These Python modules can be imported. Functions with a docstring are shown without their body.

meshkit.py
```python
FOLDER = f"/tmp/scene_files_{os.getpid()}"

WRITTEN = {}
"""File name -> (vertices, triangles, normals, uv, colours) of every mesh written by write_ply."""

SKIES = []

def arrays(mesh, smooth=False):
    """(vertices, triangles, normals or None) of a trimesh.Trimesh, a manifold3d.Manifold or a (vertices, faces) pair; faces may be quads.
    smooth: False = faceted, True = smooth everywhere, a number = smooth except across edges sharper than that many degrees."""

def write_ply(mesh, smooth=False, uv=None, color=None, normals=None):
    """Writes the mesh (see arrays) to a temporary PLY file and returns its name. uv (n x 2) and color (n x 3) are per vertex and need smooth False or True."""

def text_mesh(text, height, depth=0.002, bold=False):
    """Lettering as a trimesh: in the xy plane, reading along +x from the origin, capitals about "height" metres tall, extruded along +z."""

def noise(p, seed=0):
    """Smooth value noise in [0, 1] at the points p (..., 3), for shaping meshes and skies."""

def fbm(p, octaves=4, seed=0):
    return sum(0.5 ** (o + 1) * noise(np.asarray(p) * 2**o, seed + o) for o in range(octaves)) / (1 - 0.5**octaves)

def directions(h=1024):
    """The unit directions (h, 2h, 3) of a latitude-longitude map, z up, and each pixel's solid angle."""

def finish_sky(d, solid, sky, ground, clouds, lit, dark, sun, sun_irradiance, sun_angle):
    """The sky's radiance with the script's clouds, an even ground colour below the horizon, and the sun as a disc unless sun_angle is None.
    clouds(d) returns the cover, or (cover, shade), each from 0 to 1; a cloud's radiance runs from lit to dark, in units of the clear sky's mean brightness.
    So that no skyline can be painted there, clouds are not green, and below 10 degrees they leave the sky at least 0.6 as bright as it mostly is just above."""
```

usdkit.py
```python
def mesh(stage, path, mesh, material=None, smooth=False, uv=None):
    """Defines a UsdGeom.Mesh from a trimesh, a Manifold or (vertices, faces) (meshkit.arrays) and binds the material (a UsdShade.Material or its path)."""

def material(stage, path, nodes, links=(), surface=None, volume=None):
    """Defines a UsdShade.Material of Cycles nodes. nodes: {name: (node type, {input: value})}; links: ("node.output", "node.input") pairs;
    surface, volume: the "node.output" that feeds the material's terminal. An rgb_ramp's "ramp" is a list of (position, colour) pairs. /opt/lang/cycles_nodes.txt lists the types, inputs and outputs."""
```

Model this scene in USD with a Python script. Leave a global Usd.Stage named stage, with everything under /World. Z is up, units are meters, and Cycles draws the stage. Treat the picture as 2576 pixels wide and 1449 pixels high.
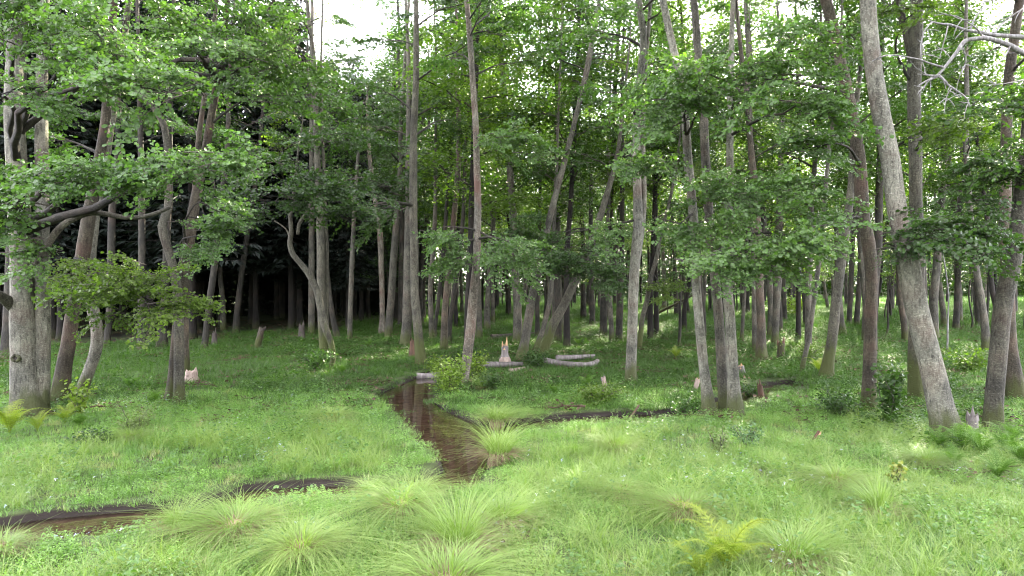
import math, random
import numpy as np
import shapely
from shapely.geometry import Polygon, LineString
from scipy.interpolate import PchipInterpolator
import usdkit, meshkit
from pxr import Usd, UsdGeom, UsdLux, UsdShade, Gf, Sdf, Vt

stage = Usd.Stage.CreateInMemory()
UsdGeom.Xform.Define(stage, '/World')
UsdGeom.Scope.Define(stage, '/World/Looks')

# ------------------------------------------------------------------ camera, sky, sun, exposure
CAM_H, FPX, CX, CY = 2.7, 1717.0, 1288.0, 724.5        # a photo of 2576 x 1449 units
PITCH = math.radians(0.65)
cam = UsdGeom.Camera.Define(stage, '/World/camera')
cam.CreateFocalLengthAttr(24.0)
cam.CreateHorizontalApertureAttr(36.0)
cam.CreateVerticalApertureAttr(20.25)
cam.CreateClippingRangeAttr(Gf.Vec2f(0.1, 3000))
cam.AddTranslateOp().Set((0, 0, CAM_H))
cam.AddRotateXOp().Set(90 - math.degrees(PITCH))
EXPOSURE = 3.55
cam.CreateExposureAttr(EXPOSURE)

SUN_AZ, SUN_EL = math.radians(27), math.radians(35)
sky = UsdLux.DomeLight.Define(stage, '/World/sky')
sky_m = usdkit.material(stage, '/World/Looks/daylight_sky', {
    's': ('sky_texture', {'sky_type': 'single_scattering', 'sun_disc': False, 'sun_elevation': SUN_EL, 'sun_rotation': SUN_AZ, 'aerosol_density': 1.5}),
    'tc': ('texture_coordinate', {}),
    'n': ('noise_texture', {'scale': 2.6, 'detail': 5, 'roughness': 0.6}),
    'r': ('rgb_ramp', {'ramp': [(0.25, (0.35, 0.35, 0.35)), (0.7, (0.85, 0.85, 0.85))]}),
    'm': ('mix_color', {'b': (7.9, 7.3, 8.0), 'use_clamp': False}),
    'b': ('background_shader', {'strength': 0.15})},
    [('tc.generated', 'n.vector'), ('n.fac', 'r.fac'), ('r.color', 'm.fac'), ('s.color', 'm.a'), ('m.result', 'b.color')], surface='b.background')
UsdShade.MaterialBindingAPI.Apply(sky.GetPrim()).Bind(sky_m)
sky.GetPrim().SetCustomDataByKey('kind', 'structure')
sun = UsdLux.DistantLight.Define(stage, '/World/sun')
sun.CreateIntensityAttr(1.25)
sun.CreateAngleAttr(0.5)
sun.CreateNormalizeAttr(True)
sun.CreateColorAttr(Gf.Vec3f(1.0, 0.90, 0.70))
sun.AddRotateXYZOp().Set((-(90 - math.degrees(SUN_EL)), 0, -math.degrees(SUN_AZ)))

# ------------------------------------------------------------------ helpers
RNG = np.random.default_rng(7)
COUNT = {}


def numbered(name):
    n = COUNT.get(name, -1) + 1
    COUNT[name] = n
    return name if n == 0 else f'{name}_{n:03d}'


def tag(prim, label=None, cat=None, group=None, kind=None):
    for k, v in (('label', label), ('category', cat), ('group', group), ('kind', kind)):
        if v:
            prim.SetCustomDataByKey(k, v)
    return prim


def thing(name, label, cat, loc=(0, 0, 0), rz=0.0, scale=1.0, group=None):
    x = UsdGeom.Xform.Define(stage, '/World/' + numbered(name))
    x.AddTranslateOp().Set(tuple(float(v) for v in loc))
    if rz:
        x.AddRotateZOp().Set(math.degrees(rz))
    if scale != 1.0:
        x.AddScaleOp().Set((scale,) * 3)
    tag(x.GetPrim(), label, cat, group)
    x._parts = {}
    PARTS[str(x.GetPath())] = {}
    return x


PARTS = {}


def part(parent, name, mesh, mat, smooth=False, label=None, kind=None):
    path = str(parent.GetPath())
    d = PARTS.setdefault(path, {})
    n = d.get(name, -1) + 1
    d[name] = n
    p = f'{path}/{name}' + (f'_{n:03d}' if n else '')
    m = usdkit.mesh(stage, p, mesh, mat, smooth=smooth)
    tag(m.GetPrim(), label, kind=kind)
    return m


def proto_class(name):
    p = stage.CreateClassPrim('/World/' + name)
    p.SetTypeName('Xform')
    return UsdGeom.Xform(p)


def copy(source, name, label, cat, loc, rz=0.0, scale=(1, 1, 1), group=None, tilt=0.0):
    x = UsdGeom.Xform.Define(stage, '/World/' + numbered(name))
    x.GetPrim().GetReferences().AddInternalReference(source)
    x.GetPrim().SetInstanceable(True)
    x.AddTranslateOp().Set(tuple(float(v) for v in loc))
    x.AddRotateZOp().Set(math.degrees(rz))
    if tilt:
        x.AddRotateXOp().Set(math.degrees(tilt))
    x.AddScaleOp().Set(tuple(float(v) for v in scale))
    tag(x.GetPrim(), label, cat, group)
    return x


def instancer(path, targets, pos, quats, scales, idx):
    p = UsdGeom.PointInstancer.Define(stage, path)
    p.CreatePositionsAttr(Vt.Vec3fArray.FromNumpy(np.ascontiguousarray(pos, np.float32)))
    q = np.asarray(quats, float)
    p.CreateOrientationsAttr(Vt.QuathArray([Gf.Quath(float(a), float(b), float(c), float(d)) for a, b, c, d in q]))
    s = np.asarray(scales, float)
    s = np.repeat(s[:, None], 3, 1) if s.ndim == 1 else s
    p.CreateScalesAttr(Vt.Vec3fArray.FromNumpy(np.ascontiguousarray(s, np.float32)))
    p.CreateProtoIndicesAttr(Vt.IntArray.FromNumpy(np.ascontiguousarray(idx, np.int32)))
    rel = p.CreatePrototypesRel()
    for t in targets:
        rel.AddTarget(t)
    return p


def qz(a):
    a = np.asarray(a, float)
    return np.stack([np.cos(a / 2), 0 * a, 0 * a, np.sin(a / 2)], -1)


def qmul(a, b):
    w1, x1, y1, z1 = np.moveaxis(a, -1, 0)
    w2, x2, y2, z2 = np.moveaxis(b, -1, 0)
    return np.stack([w1*w2-x1*x2-y1*y2-z1*z2, w1*x2+x1*w2+y1*z2-z1*y2, w1*y2-x1*z2+y1*w2+z1*x2, w1*z2+x1*y2-y1*x2+z1*w2], -1)


def qaxis(ax, a):
    a = np.asarray(a, float)
    out = np.zeros(a.shape + (4,))
    out[..., 0] = np.cos(a / 2)
    out[..., 1 + ax] = np.sin(a / 2)
    return out


def unit(v):
    v = np.asarray(v, float)
    return v / (np.linalg.norm(v, axis=-1, keepdims=True) + 1e-12)


cp, sp = math.cos(PITCH), math.sin(PITCH)


def ray(px, py):
    x, z = (px - CX) / FPX, -(py - CY) / FPX
    return np.array([x, cp + z * sp, z * cp - sp])


def at(px, py, Y):
    """the point that lies at depth Y (metres along y) and is seen at px, py"""
    r = ray(px, py)
    t = Y / r[1]
    return np.array([0, 0, CAM_H]) + r * t


def ground_at(px, py, z=0.0):
    r = ray(px, py)
    t = (z - CAM_H) / r[2]
    return (np.array([0, 0, CAM_H]) + r * t)[:2]


def cat_mesh(items):
    vs, fs, n = [], [], 0
    for v, f in items:
        vs.append(v)
        fs.append(np.asarray(f) + n)
        n += len(v)
    return np.vstack(vs), np.vstack(fs)


def frames(P):
    t = unit(np.gradient(P, axis=0))
    ref = np.where(np.abs(t[:, 2:3]) > 0.8, np.array([[1.0, 0, 0]]), np.array([[0, 0, 1.0]]))
    ref = np.repeat(ref[len(ref) // 2][None], len(P), 0)
    a = unit(np.cross(ref, t))
    a = np.where(np.linalg.norm(a, axis=1, keepdims=True) < 0.5, np.array([[0, 1.0, 0]]), a)
    b = np.cross(t, a)
    return t, a, b


def tube(P, R, sides=8, rough=0.0, seed=0, freq=3.0, flare=0.0, cap=True, top=None):
    """a tapered tube along P; rough displaces its surface, flare spreads root lobes at its foot, top gives splinters at its end"""
    P, R = np.asarray(P, float), np.asarray(R, float)
    t, a, b = frames(P)
    th = np.arange(sides) * 2 * np.pi / sides
    ring = np.cos(th)[None, :, None] * a[:, None] + np.sin(th)[None, :, None] * b[:, None]
    r = np.repeat(R[:, None], sides, 1)
    base = P[:, None] + ring * r[..., None]
    if rough:
        nz = meshkit.fbm(base * freq * np.array([1, 1, 0.45]) + seed * 7.3, 3, seed) - 0.5
        nf = meshkit.noise(base * freq * 5 + seed * 3.1, seed + 9) - 0.5
        r = r * (1 + rough * (2.2 * nz + 0.6 * nf))
    if flare:
        s = np.linalg.norm(P - P[0], axis=1)
        k = 4 + seed % 3
        lobes = 0.55 + 0.45 * np.cos(k * th + seed * 1.7) + 0.3 * np.cos((k - 2) * th + seed)
        r = r * (1 + flare * np.exp(-s / 0.27)[:, None] * lobes[None])
    V = P[:, None] + ring * r[..., None]
    if top is not None:
        V[-1] += t[-1] * top[:, None]
        V[-2] += t[-2] * 0.4 * top[:, None]
    n = len(P)
    i, j = np.meshgrid(np.arange(n - 1), np.arange(sides), indexing='ij')
    q = np.stack([i * sides + j, i * sides + (j + 1) % sides, (i + 1) * sides + (j + 1) % sides, (i + 1) * sides + j], -1).reshape(-1, 4)
    F = [q[:, [0, 1, 2]], q[:, [0, 2, 3]]]
    V = V.reshape(-1, 3)
    if cap:
        c0, c1 = len(V), len(V) + 1
        end = P[-1] if top is None else P[-1] - t[-1] * 0.25 * R[-1]
        V = np.vstack([V, P[0], end])
        jj = np.arange(sides)
        F.append(np.stack([np.full(sides, c0), (jj + 1) % sides, jj], -1))
        o = (n - 1) * sides
        F.append(np.stack([np.full(sides, c1), o + jj, o + (jj + 1) % sides], -1))
    return V, np.vstack(F)


def resample(P, R, step):
    P, R = np.asarray(P, float), np.asarray(R, float)
    s = np.concatenate([[0], np.cumsum(np.linalg.norm(np.diff(P, axis=0), axis=1))])
    m = max(4, int(s[-1] / step) + 1)
    u = np.linspace(0, s[-1], m)
    return np.stack([PchipInterpolator(s, P[:, k])(u) for k in range(3)], 1), np.interp(u, s, R)


# ------------------------------------------------------------------ materials
def mat(name, nodes, links, surface):
    return usdkit.material(stage, '/World/Looks/' + name, nodes, links, surface=surface)


def leaf_mat(name, dark, mid, light, rough=0.42, trans=0.38, tint=(1.35, 1.75, 0.45), spec=0.32, scale=0.35):
    return mat(name, {
        'g': ('geometry', {}), 'o': ('object_info', {}),
        'n': ('noise_texture', {'scale': scale, 'detail': 2}),
        'a': ('math', {'math_type': 'multiply_add', 'value2': 0.5, 'value3': -0.12}),
        'b': ('math', {'math_type': 'multiply_add', 'value2': 0.25}),
        'c': ('math', {'math_type': 'multiply_add', 'value2': 0.45}),
        'r': ('rgb_ramp', {'ramp': [(0.0, dark), (0.45, mid), (0.95, light)]}),
        't': ('mix_color', {'blend_type': 'multiply', 'fac': 1.0, 'b': tint, 'use_clamp': False}),
        'p': ('principled_bsdf', {'roughness': rough, 'specular_ior_level': spec}),
        'l': ('translucent_bsdf', {}),
        'x': ('mix_closure', {'fac': trans})},
        [('g.position', 'n.vector'), ('g.random_per_island', 'a.value1'), ('o.random', 'b.value1'), ('a.value', 'b.value3'),
         ('n.fac', 'c.value1'), ('b.value', 'c.value3'), ('c.value', 'r.fac'), ('r.color', 'p.base_color'), ('r.color', 't.a'), ('t.result', 'l.color'),
         ('p.BSDF', 'x.closure1'), ('l.BSDF', 'x.closure2')], 'x.closure')


LEAF_GREY = leaf_mat('alder_leaf_greyish', (0.046, 0.090, 0.028), (0.080, 0.138, 0.040), (0.140, 0.200, 0.058), rough=0.40)
LEAF_GREEN = leaf_mat('alder_leaf_green', (0.0216, 0.0468, 0.0126), (0.0378, 0.0720, 0.0180), (0.0738, 0.1125, 0.0252))
LEAF_WARM = leaf_mat('alder_leaf_yellowish', (0.050, 0.086, 0.016), (0.084, 0.126, 0.022), (0.145, 0.175, 0.032), trans=0.48)
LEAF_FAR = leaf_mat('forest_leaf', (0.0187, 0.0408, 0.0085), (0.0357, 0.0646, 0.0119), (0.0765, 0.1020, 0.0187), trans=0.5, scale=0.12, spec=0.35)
LITTER = leaf_mat('dead_leaf_litter', (0.040, 0.028, 0.018), (0.085, 0.060, 0.038), (0.16, 0.12, 0.075), rough=0.8, trans=0.1, tint=(1.2, 1.0, 0.8), spec=0.15, scale=2)
WEED = leaf_mat('meadow_weed', (0.050, 0.105, 0.026), (0.085, 0.155, 0.040), (0.140, 0.215, 0.060), trans=0.35, scale=0.8)
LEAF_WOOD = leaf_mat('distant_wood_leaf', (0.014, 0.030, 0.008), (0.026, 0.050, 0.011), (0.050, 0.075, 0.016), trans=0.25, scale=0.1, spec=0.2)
LEAF_SHRUB = leaf_mat('shrub_leaf_yellow_green', (0.090, 0.145, 0.022), (0.135, 0.190, 0.030), (0.200, 0.235, 0.042), trans=0.4)
LEAF_DARK = leaf_mat('shrub_leaf_dark', (0.030, 0.068, 0.014), (0.050, 0.098, 0.020), (0.085, 0.135, 0.028))
LEAF_PALE = leaf_mat('shrub_leaf_pale', (0.085, 0.120, 0.045), (0.130, 0.165, 0.065), (0.185, 0.205, 0.085), trans=0.3, rough=0.6, spec=0.2)
LEAF_YELLOW = leaf_mat('yellowing_leaf', (0.12, 0.15, 0.05), (0.25, 0.25, 0.05), (0.50, 0.40, 0.06), trans=0.3)
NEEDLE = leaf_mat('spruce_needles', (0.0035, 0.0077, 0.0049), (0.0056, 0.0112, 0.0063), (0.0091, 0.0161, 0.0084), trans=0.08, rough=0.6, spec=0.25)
FERN_LIGHT = leaf_mat('fern_yellow_green', (0.120, 0.170, 0.018), (0.175, 0.215, 0.022), (0.240, 0.255, 0.030), trans=0.4, rough=0.55, spec=0.3)
FERN_GREEN = leaf_mat('fern_green', (0.052, 0.110, 0.018), (0.082, 0.150, 0.024), (0.135, 0.190, 0.032), trans=0.4, rough=0.6, spec=0.2)
SEDGE = leaf_mat('sedge_blade', (0.1155, 0.1870, 0.0440), (0.1925, 0.2585, 0.0770), (0.3300, 0.3520, 0.1540), rough=0.4, trans=0.35, scale=1.5)
STRAW = leaf_mat('dead_straw', (0.1250, 0.0850, 0.0525), (0.2125, 0.1525, 0.1000), (0.3250, 0.2500, 0.1688), rough=0.7, trans=0.15, tint=(1.2, 1.1, 0.9), spec=0.2, scale=3)
HERB = leaf_mat('meadow_herb', (0.0935, 0.1815, 0.0385), (0.1485, 0.2585, 0.0605), (0.2310, 0.3300, 0.0935), trans=0.35, scale=0.8)
HERB_BLUE = leaf_mat('bluish_herb', (0.065, 0.120, 0.055), (0.095, 0.155, 0.075), (0.140, 0.195, 0.095), trans=0.3, rough=0.6, spec=0.2, scale=0.8)
UNDER = leaf_mat('undergrowth_leaf', (0.0208, 0.0496, 0.0080), (0.0352, 0.0720, 0.0120), (0.0640, 0.1000, 0.0176), trans=0.4, scale=0.5, rough=0.55, spec=0.25)

GRASS = mat('grass_blade', {
    'g': ('geometry', {}), 'o': ('object_info', {}),
    'n': ('noise_texture', {'scale': 0.55, 'detail': 4, 'roughness': 0.6}),
    'n2': ('noise_texture', {'scale': 2.3, 'detail': 3}),
    'a': ('math', {'math_type': 'multiply_add', 'value2': 0.42, 'value3': -0.55}),
    'c': ('math', {'math_type': 'multiply_add', 'value2': 1.5}),
    'r': ('rgb_ramp', {'ramp': [(0.0, (0.0784, 0.1680, 0.0314)), (0.35, (0.1322, 0.2296, 0.0470)), (0.62, (0.2072, 0.2934, 0.0829)), (0.85, (0.2912, 0.3416, 0.1344)), (1.0, (0.3584, 0.3360, 0.1904))]}),
    'r2': ('rgb_ramp', {'ramp': [(0.55, (0, 0, 0)), (0.70, (0.65, 0.65, 0.65))]}),
    'd': ('mix_color', {'b': (0.34, 0.29, 0.17)}),
    't': ('mix_color', {'blend_type': 'multiply', 'fac': 1.0, 'b': (1.3, 1.6, 0.5), 'use_clamp': False}),
    'p': ('principled_bsdf', {'roughness': 0.42, 'specular_ior_level': 0.5}),
    'l': ('translucent_bsdf', {}), 'x': ('mix_closure', {'fac': 0.35})},
    [('g.position', 'n.vector'), ('g.position', 'n2.vector'), ('g.random_per_island', 'a.value1'), ('n.fac', 'c.value1'), ('a.value', 'c.value3'), ('c.value', 'r.fac'),
     ('n2.fac', 'r2.fac'), ('r2.color', 'd.fac'), ('r.color', 'd.a'), ('d.result', 'p.base_color'), ('d.result', 't.a'), ('t.result', 'l.color'), ('p.BSDF', 'x.closure1'), ('l.BSDF', 'x.closure2')], 'x.closure')


GRASS_SHADED = leaf_mat('shaded_grass_blade', (0.0288, 0.0662, 0.0115), (0.0504, 0.0972, 0.0173), (0.0900, 0.1296, 0.0274), trans=0.35, scale=0.5)  # darker grass: the shade of the forest floor is put into its colour


def bark_mat(name, dark, mid, pale, speck=0.45, moss=0.0, moss_h=0.5, red=0.0, mossy_up=0.0):
    nodes = {
        'g': ('geometry', {}), 'tc': ('texture_coordinate', {}),
        'm': ('mapping', {'scale': (1.3, 1.3, 0.32)}),
        'm2': ('mapping', {'scale': (1, 1, 1.5)}),
        'n': ('noise_texture', {'scale': 4.5, 'detail': 6, 'roughness': 0.65}),
        'v': ('noise_texture', {'scale': 21, 'detail': 5, 'roughness': 0.75}),
        'k': ('noise_texture', {'scale': 27, 'detail': 5, 'roughness': 0.75}),
        'np': ('noise_texture', {'scale': 1.6, 'detail': 5, 'roughness': 0.6}),
        'rp': ('rgb_ramp', {'ramp': [(0.36, (0.55, 0.55, 0.55)), (0.62, (1.18, 1.16, 1.12))]}),
        'mp': ('mix_color', {'blend_type': 'multiply', 'fac': 1.0, 'use_clamp': False}),
        'r': ('rgb_ramp', {'ramp': [(0.32, dark), (0.5, mid), (0.7, pale)]}),
        'rk': ('rgb_ramp', {'ramp': [(0.50, (0, 0, 0)), (0.68, (speck,) * 3)]}),
        'rd': ('rgb_ramp', {'ramp': [(0.36, (0.22, 0.22, 0.22)), (0.50, (1, 1, 1))]}),
        'mx': ('mix_color', {'b': tuple(min(0.5, c * 1.75 + 0.035) for c in pale)}),
        'md': ('mix_color', {'blend_type': 'multiply', 'fac': 0.85}),
        'nr': ('noise_texture', {'scale': 1.7, 'detail': 4}),
        'rr': ('rgb_ramp', {'ramp': [(0.5, (0, 0, 0)), (0.68, (red,) * 3)]}),
        'mr': ('mix_color', {'b': (0.092, 0.054, 0.040)}),
        'sx': ('separate_xyz', {}),
        'zz': ('map_range', {'from_min': 0.0, 'from_max': moss_h, 'to_min': 1.0, 'to_max': 0.0, 'clamp': True}),
        'za': ('math', {'math_type': 'multiply_add', 'value2': 0.75, 'value3': mossy_up - 0.12}),
        'zn': ('math', {'math_type': 'add'}),
        'rz': ('rgb_ramp', {'ramp': [(0.62, (0, 0, 0)), (0.85, (moss,) * 3)]}),
        'mm': ('mix_color', {'b': (0.042, 0.052, 0.011)}),
        'hb': ('math', {'math_type': 'multiply_add', 'value2': 0.6}),
        'bp': ('bump', {'strength': 1.0, 'distance': 0.04}),
        'p': ('principled_bsdf', {'roughness': 0.85, 'specular_ior_level': 0.25})}
    links = [('tc.object', 'm.vector'), ('tc.object', 'm2.vector'), ('m.vector', 'n.vector'), ('m.vector', 'v.vector'), ('m2.vector', 'k.vector'), ('tc.object', 'nr.vector'),
             ('n.fac', 'r.fac'), ('k.fac', 'rk.fac'), ('v.fac', 'rd.fac'), ('r.color', 'mx.a'), ('rk.color', 'mx.fac'), ('mx.result', 'md.a'), ('rd.color', 'md.b'),
             ('nr.fac', 'rr.fac'), ('rr.color', 'mr.fac'), ('md.result', 'mp.a'), ('tc.object', 'np.vector'), ('np.fac', 'rp.fac'), ('rp.color', 'mp.b'), ('mp.result', 'mr.a'),
             ('g.position', 'sx.vector'), ('sx.z', 'zz.value'), ('zz.result', 'za.value1'), ('n.fac', 'zn.value1'), ('za.value', 'zn.value2'), ('zn.value', 'rz.fac'),
             ('rz.color', 'mm.fac'), ('mr.result', 'mm.a'), ('mm.result', 'p.base_color'), ('v.fac', 'hb.value1'), ('k.fac', 'hb.value3'), ('hb.value', 'bp.height'), ('bp.normal', 'p.normal'), ]
    return mat(name, nodes, links, 'p.BSDF')


BARK = {
    'grey': bark_mat('bark_grey', (0.0323, 0.0309, 0.0219), (0.0608, 0.0597, 0.0439), (0.0997, 0.0989, 0.0746), 0.55, 0.8, 0.95, 0.3),
    'pale': bark_mat('bark_pale', (0.0712, 0.0700, 0.0536), (0.1283, 0.1288, 0.1000), (0.1947, 0.1978, 0.1562), 0.6, 0.85, 0.9, 0.4),
    'brown': bark_mat('bark_brown', (0.0285, 0.0237, 0.0149), (0.0532, 0.0464, 0.0307), (0.0874, 0.0793, 0.0544), 0.45, 0.8, 0.9, 0.6),
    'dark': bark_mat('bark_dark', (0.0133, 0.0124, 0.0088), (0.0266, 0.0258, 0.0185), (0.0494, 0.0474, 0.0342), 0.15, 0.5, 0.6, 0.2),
    'mossy': bark_mat('bark_mossy', (0.0323, 0.0309, 0.0210), (0.0589, 0.0577, 0.0404), (0.0950, 0.0948, 0.0684), 0.55, 0.9, 1.6, 0.1, 0.10),
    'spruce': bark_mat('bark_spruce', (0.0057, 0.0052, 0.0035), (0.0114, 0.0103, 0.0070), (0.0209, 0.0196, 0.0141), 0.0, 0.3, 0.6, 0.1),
    'peel': bark_mat('bark_peeling', (0.0627, 0.0515, 0.0360), (0.1092, 0.0979, 0.0736), (0.1757, 0.1700, 0.1333), 0.7, 0.3, 0.3, 0.9),
}


def wood_mat(name, a, b, c, scale=9.0, rough=0.8):
    return mat(name, {
        'tc': ('texture_coordinate', {}), 'm': ('mapping', {'scale': (1, 1, 0.2)}),
        'n': ('noise_texture', {'scale': scale, 'detail': 5, 'roughness': 0.65}),
        'r': ('rgb_ramp', {'ramp': [(0.32, a), (0.52, b), (0.72, c)]}),
        'bp': ('bump', {'strength': 0.6, 'distance': 0.02}),
        'p': ('principled_bsdf', {'roughness': rough, 'specular_ior_level': 0.25})},
        [('tc.object', 'm.vector'), ('m.vector', 'n.vector'), ('n.fac', 'r.fac'), ('r.color', 'p.base_color'), ('n.fac', 'bp.height'), ('bp.normal', 'p.normal')], 'p.BSDF')


WOOD_GREY = wood_mat('weathered_log', (0.06, 0.053, 0.047), (0.115, 0.104, 0.095), (0.20, 0.185, 0.17))
WOOD_FRESH = wood_mat('fresh_split_wood', (0.1500, 0.0900, 0.0450), (0.3000, 0.1950, 0.1020), (0.4800, 0.3300, 0.1950))
WOOD_CHEWED = wood_mat('chewed_wood', (0.1148, 0.0891, 0.0702), (0.2025, 0.1593, 0.1269), (0.3240, 0.2633, 0.2160), 14)
WOOD_RED = wood_mat('rotten_red_wood', (0.028, 0.016, 0.010), (0.060, 0.034, 0.020), (0.115, 0.070, 0.042))
WOOD_DARK = wood_mat('rotten_dark_wood', (0.018, 0.015, 0.012), (0.036, 0.030, 0.024), (0.060, 0.051, 0.042))
LICHEN = wood_mat('lichened_dead_twig', (0.045, 0.042, 0.037), (0.11, 0.108, 0.10), (0.20, 0.20, 0.185), 26)
TWIG = wood_mat('twig', (0.030, 0.025, 0.021), (0.051, 0.043, 0.036), (0.072, 0.060, 0.051))
MOSSY_WOOD = wood_mat('mossy_branch', (0.018, 0.016, 0.012), (0.033, 0.031, 0.013), (0.054, 0.060, 0.015))

GROUND = mat('forest_soil', {
    'g': ('geometry', {}), 'sx': ('separate_xyz', {}),
    'n': ('noise_texture', {'scale': 1.3, 'detail': 7, 'roughness': 0.65}),
    'n2': ('noise_texture', {'scale': 7, 'detail': 6, 'roughness': 0.65}),
    'r': ('rgb_ramp', {'ramp': [(0.3, (0.028, 0.024, 0.014)), (0.5, (0.035, 0.050, 0.016)), (0.7, (0.052, 0.078, 0.022))]}),
    'rs': ('rgb_ramp', {'ramp': [(0.34, (0.022, 0.017, 0.013)), (0.46, (0.066, 0.050, 0.040)), (0.75, (0.115, 0.090, 0.072))]}),
    'zz': ('map_range', {'from_min': -0.125, 'from_max': -0.095, 'to_min': 1.0, 'to_max': 0.0, 'clamp': True}),
    'm': ('mix_color', {}), 'm0': ('mix_color', {'b': (0.014, 0.011, 0.008)}),
    'z0': ('map_range', {'from_min': -0.02, 'from_max': 0.012, 'to_min': 1.0, 'to_max': 0.0, 'clamp': True}),
    'bp': ('bump', {'strength': 0.6, 'distance': 0.05}),
    'p': ('principled_bsdf', {'roughness': 0.9, 'specular_ior_level': 0.2})},
    [('g.position', 'sx.vector'), ('g.position', 'n.vector'), ('g.position', 'n2.vector'), ('n.fac', 'r.fac'), ('n2.fac', 'rs.fac'), ('sx.z', 'zz.value'), ('zz.result', 'm.fac'),
     ('sx.z', 'z0.value'), ('z0.result', 'm0.fac'), ('r.color', 'm0.a'), ('m0.result', 'm.a'), ('rs.color', 'm.b'), ('m.result', 'p.base_color'), ('n2.fac', 'bp.height'), ('bp.normal', 'p.normal')], 'p.BSDF')

WATER = mat('stream_water', {
    'g': ('geometry', {}), 'n': ('noise_texture', {'scale': 5.0, 'detail': 3}),
    'bp': ('bump', {'strength': 0.05, 'distance': 0.02}),
    'f': ('fresnel', {'IOR': 1.33}),
    't': ('transparent_bsdf', {'color': (0.80, 0.70, 0.60)}),
    's': ('glossy_bsdf', {'color': (1, 1, 1), 'roughness': 0.03}),
    'x': ('mix_closure', {})},
    [('g.position', 'n.vector'), ('n.fac', 'bp.height'), ('bp.normal', 's.normal'), ('bp.normal', 'f.normal'), ('f.fac', 'x.fac'), ('t.BSDF', 'x.closure1'), ('s.BSDF', 'x.closure2')], 'x.closure')
PETAL = mat('pale_blue_petal', {'o': ('object_info', {}), 'r': ('rgb_ramp', {'ramp': [(0, (0.42, 0.50, 0.80)), (1, (0.72, 0.74, 0.85))]}), 'p': ('principled_bsdf', {'roughness': 0.6})},
            [('o.random', 'r.fac'), ('r.color', 'p.base_color')], 'p.BSDF')

# ------------------------------------------------------------------ terrain and stream
G = lambda *pts: [tuple(ground_at(*p)) for p in pts]
stream_main = Polygon(G((1062, 938), (1040, 948), (1005, 962), (955, 988), (985, 1012), (1010, 1038), (1030, 1062), (1042, 1088), (1085, 1118), (1118, 1146), (1128, 1170),
                        (1100, 1200), (1180, 1225), (1215, 1160), (1222, 1112), (1262, 1082), (1205, 1062), (1155, 1042), (1112, 1022), (1082, 1004), (1082, 985), (1098, 952), (1115, 938))).buffer(0.16)
down = LineString(G((1150, 1185), (1060, 1225), (960, 1228), (860, 1222), (740, 1225), (640, 1232), (560, 1262), (430, 1292), (300, 1308), (160, 1322), (0, 1345), (-200, 1385), (-420, 1430))).buffer(0.36)
wide = LineString(G((400, 1292), (250, 1306), (80, 1322), (-100, 1352), (-420, 1430))).buffer(0.56)
side = LineString(G((1225, 1083), (1300, 1067), (1400, 1056), (1500, 1049), (1600, 1045), (1700, 1041), (1790, 1026), (1880, 990), (1950, 968), (2010, 962))).buffer(0.53)
up = LineString(G((1090, 945), (1135, 925), (1210, 905))).buffer(0.45)
STREAM = shapely.union_all([stream_main, down, wide, side, up]).buffer(0.12).buffer(-0.12)
BX = STREAM.boundary


def water_distance(x, y):
    """metres to the stream's edge, negative over the water"""
    p = shapely.points(x, y)
    d = shapely.distance(p, BX)
    return np.where(shapely.contains_xy(STREAM, x, y), -d, d)


shapely.prepare(STREAM)
shapely.prepare(BX)
WATER_Z, BED_Z = -0.085, -0.155


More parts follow.
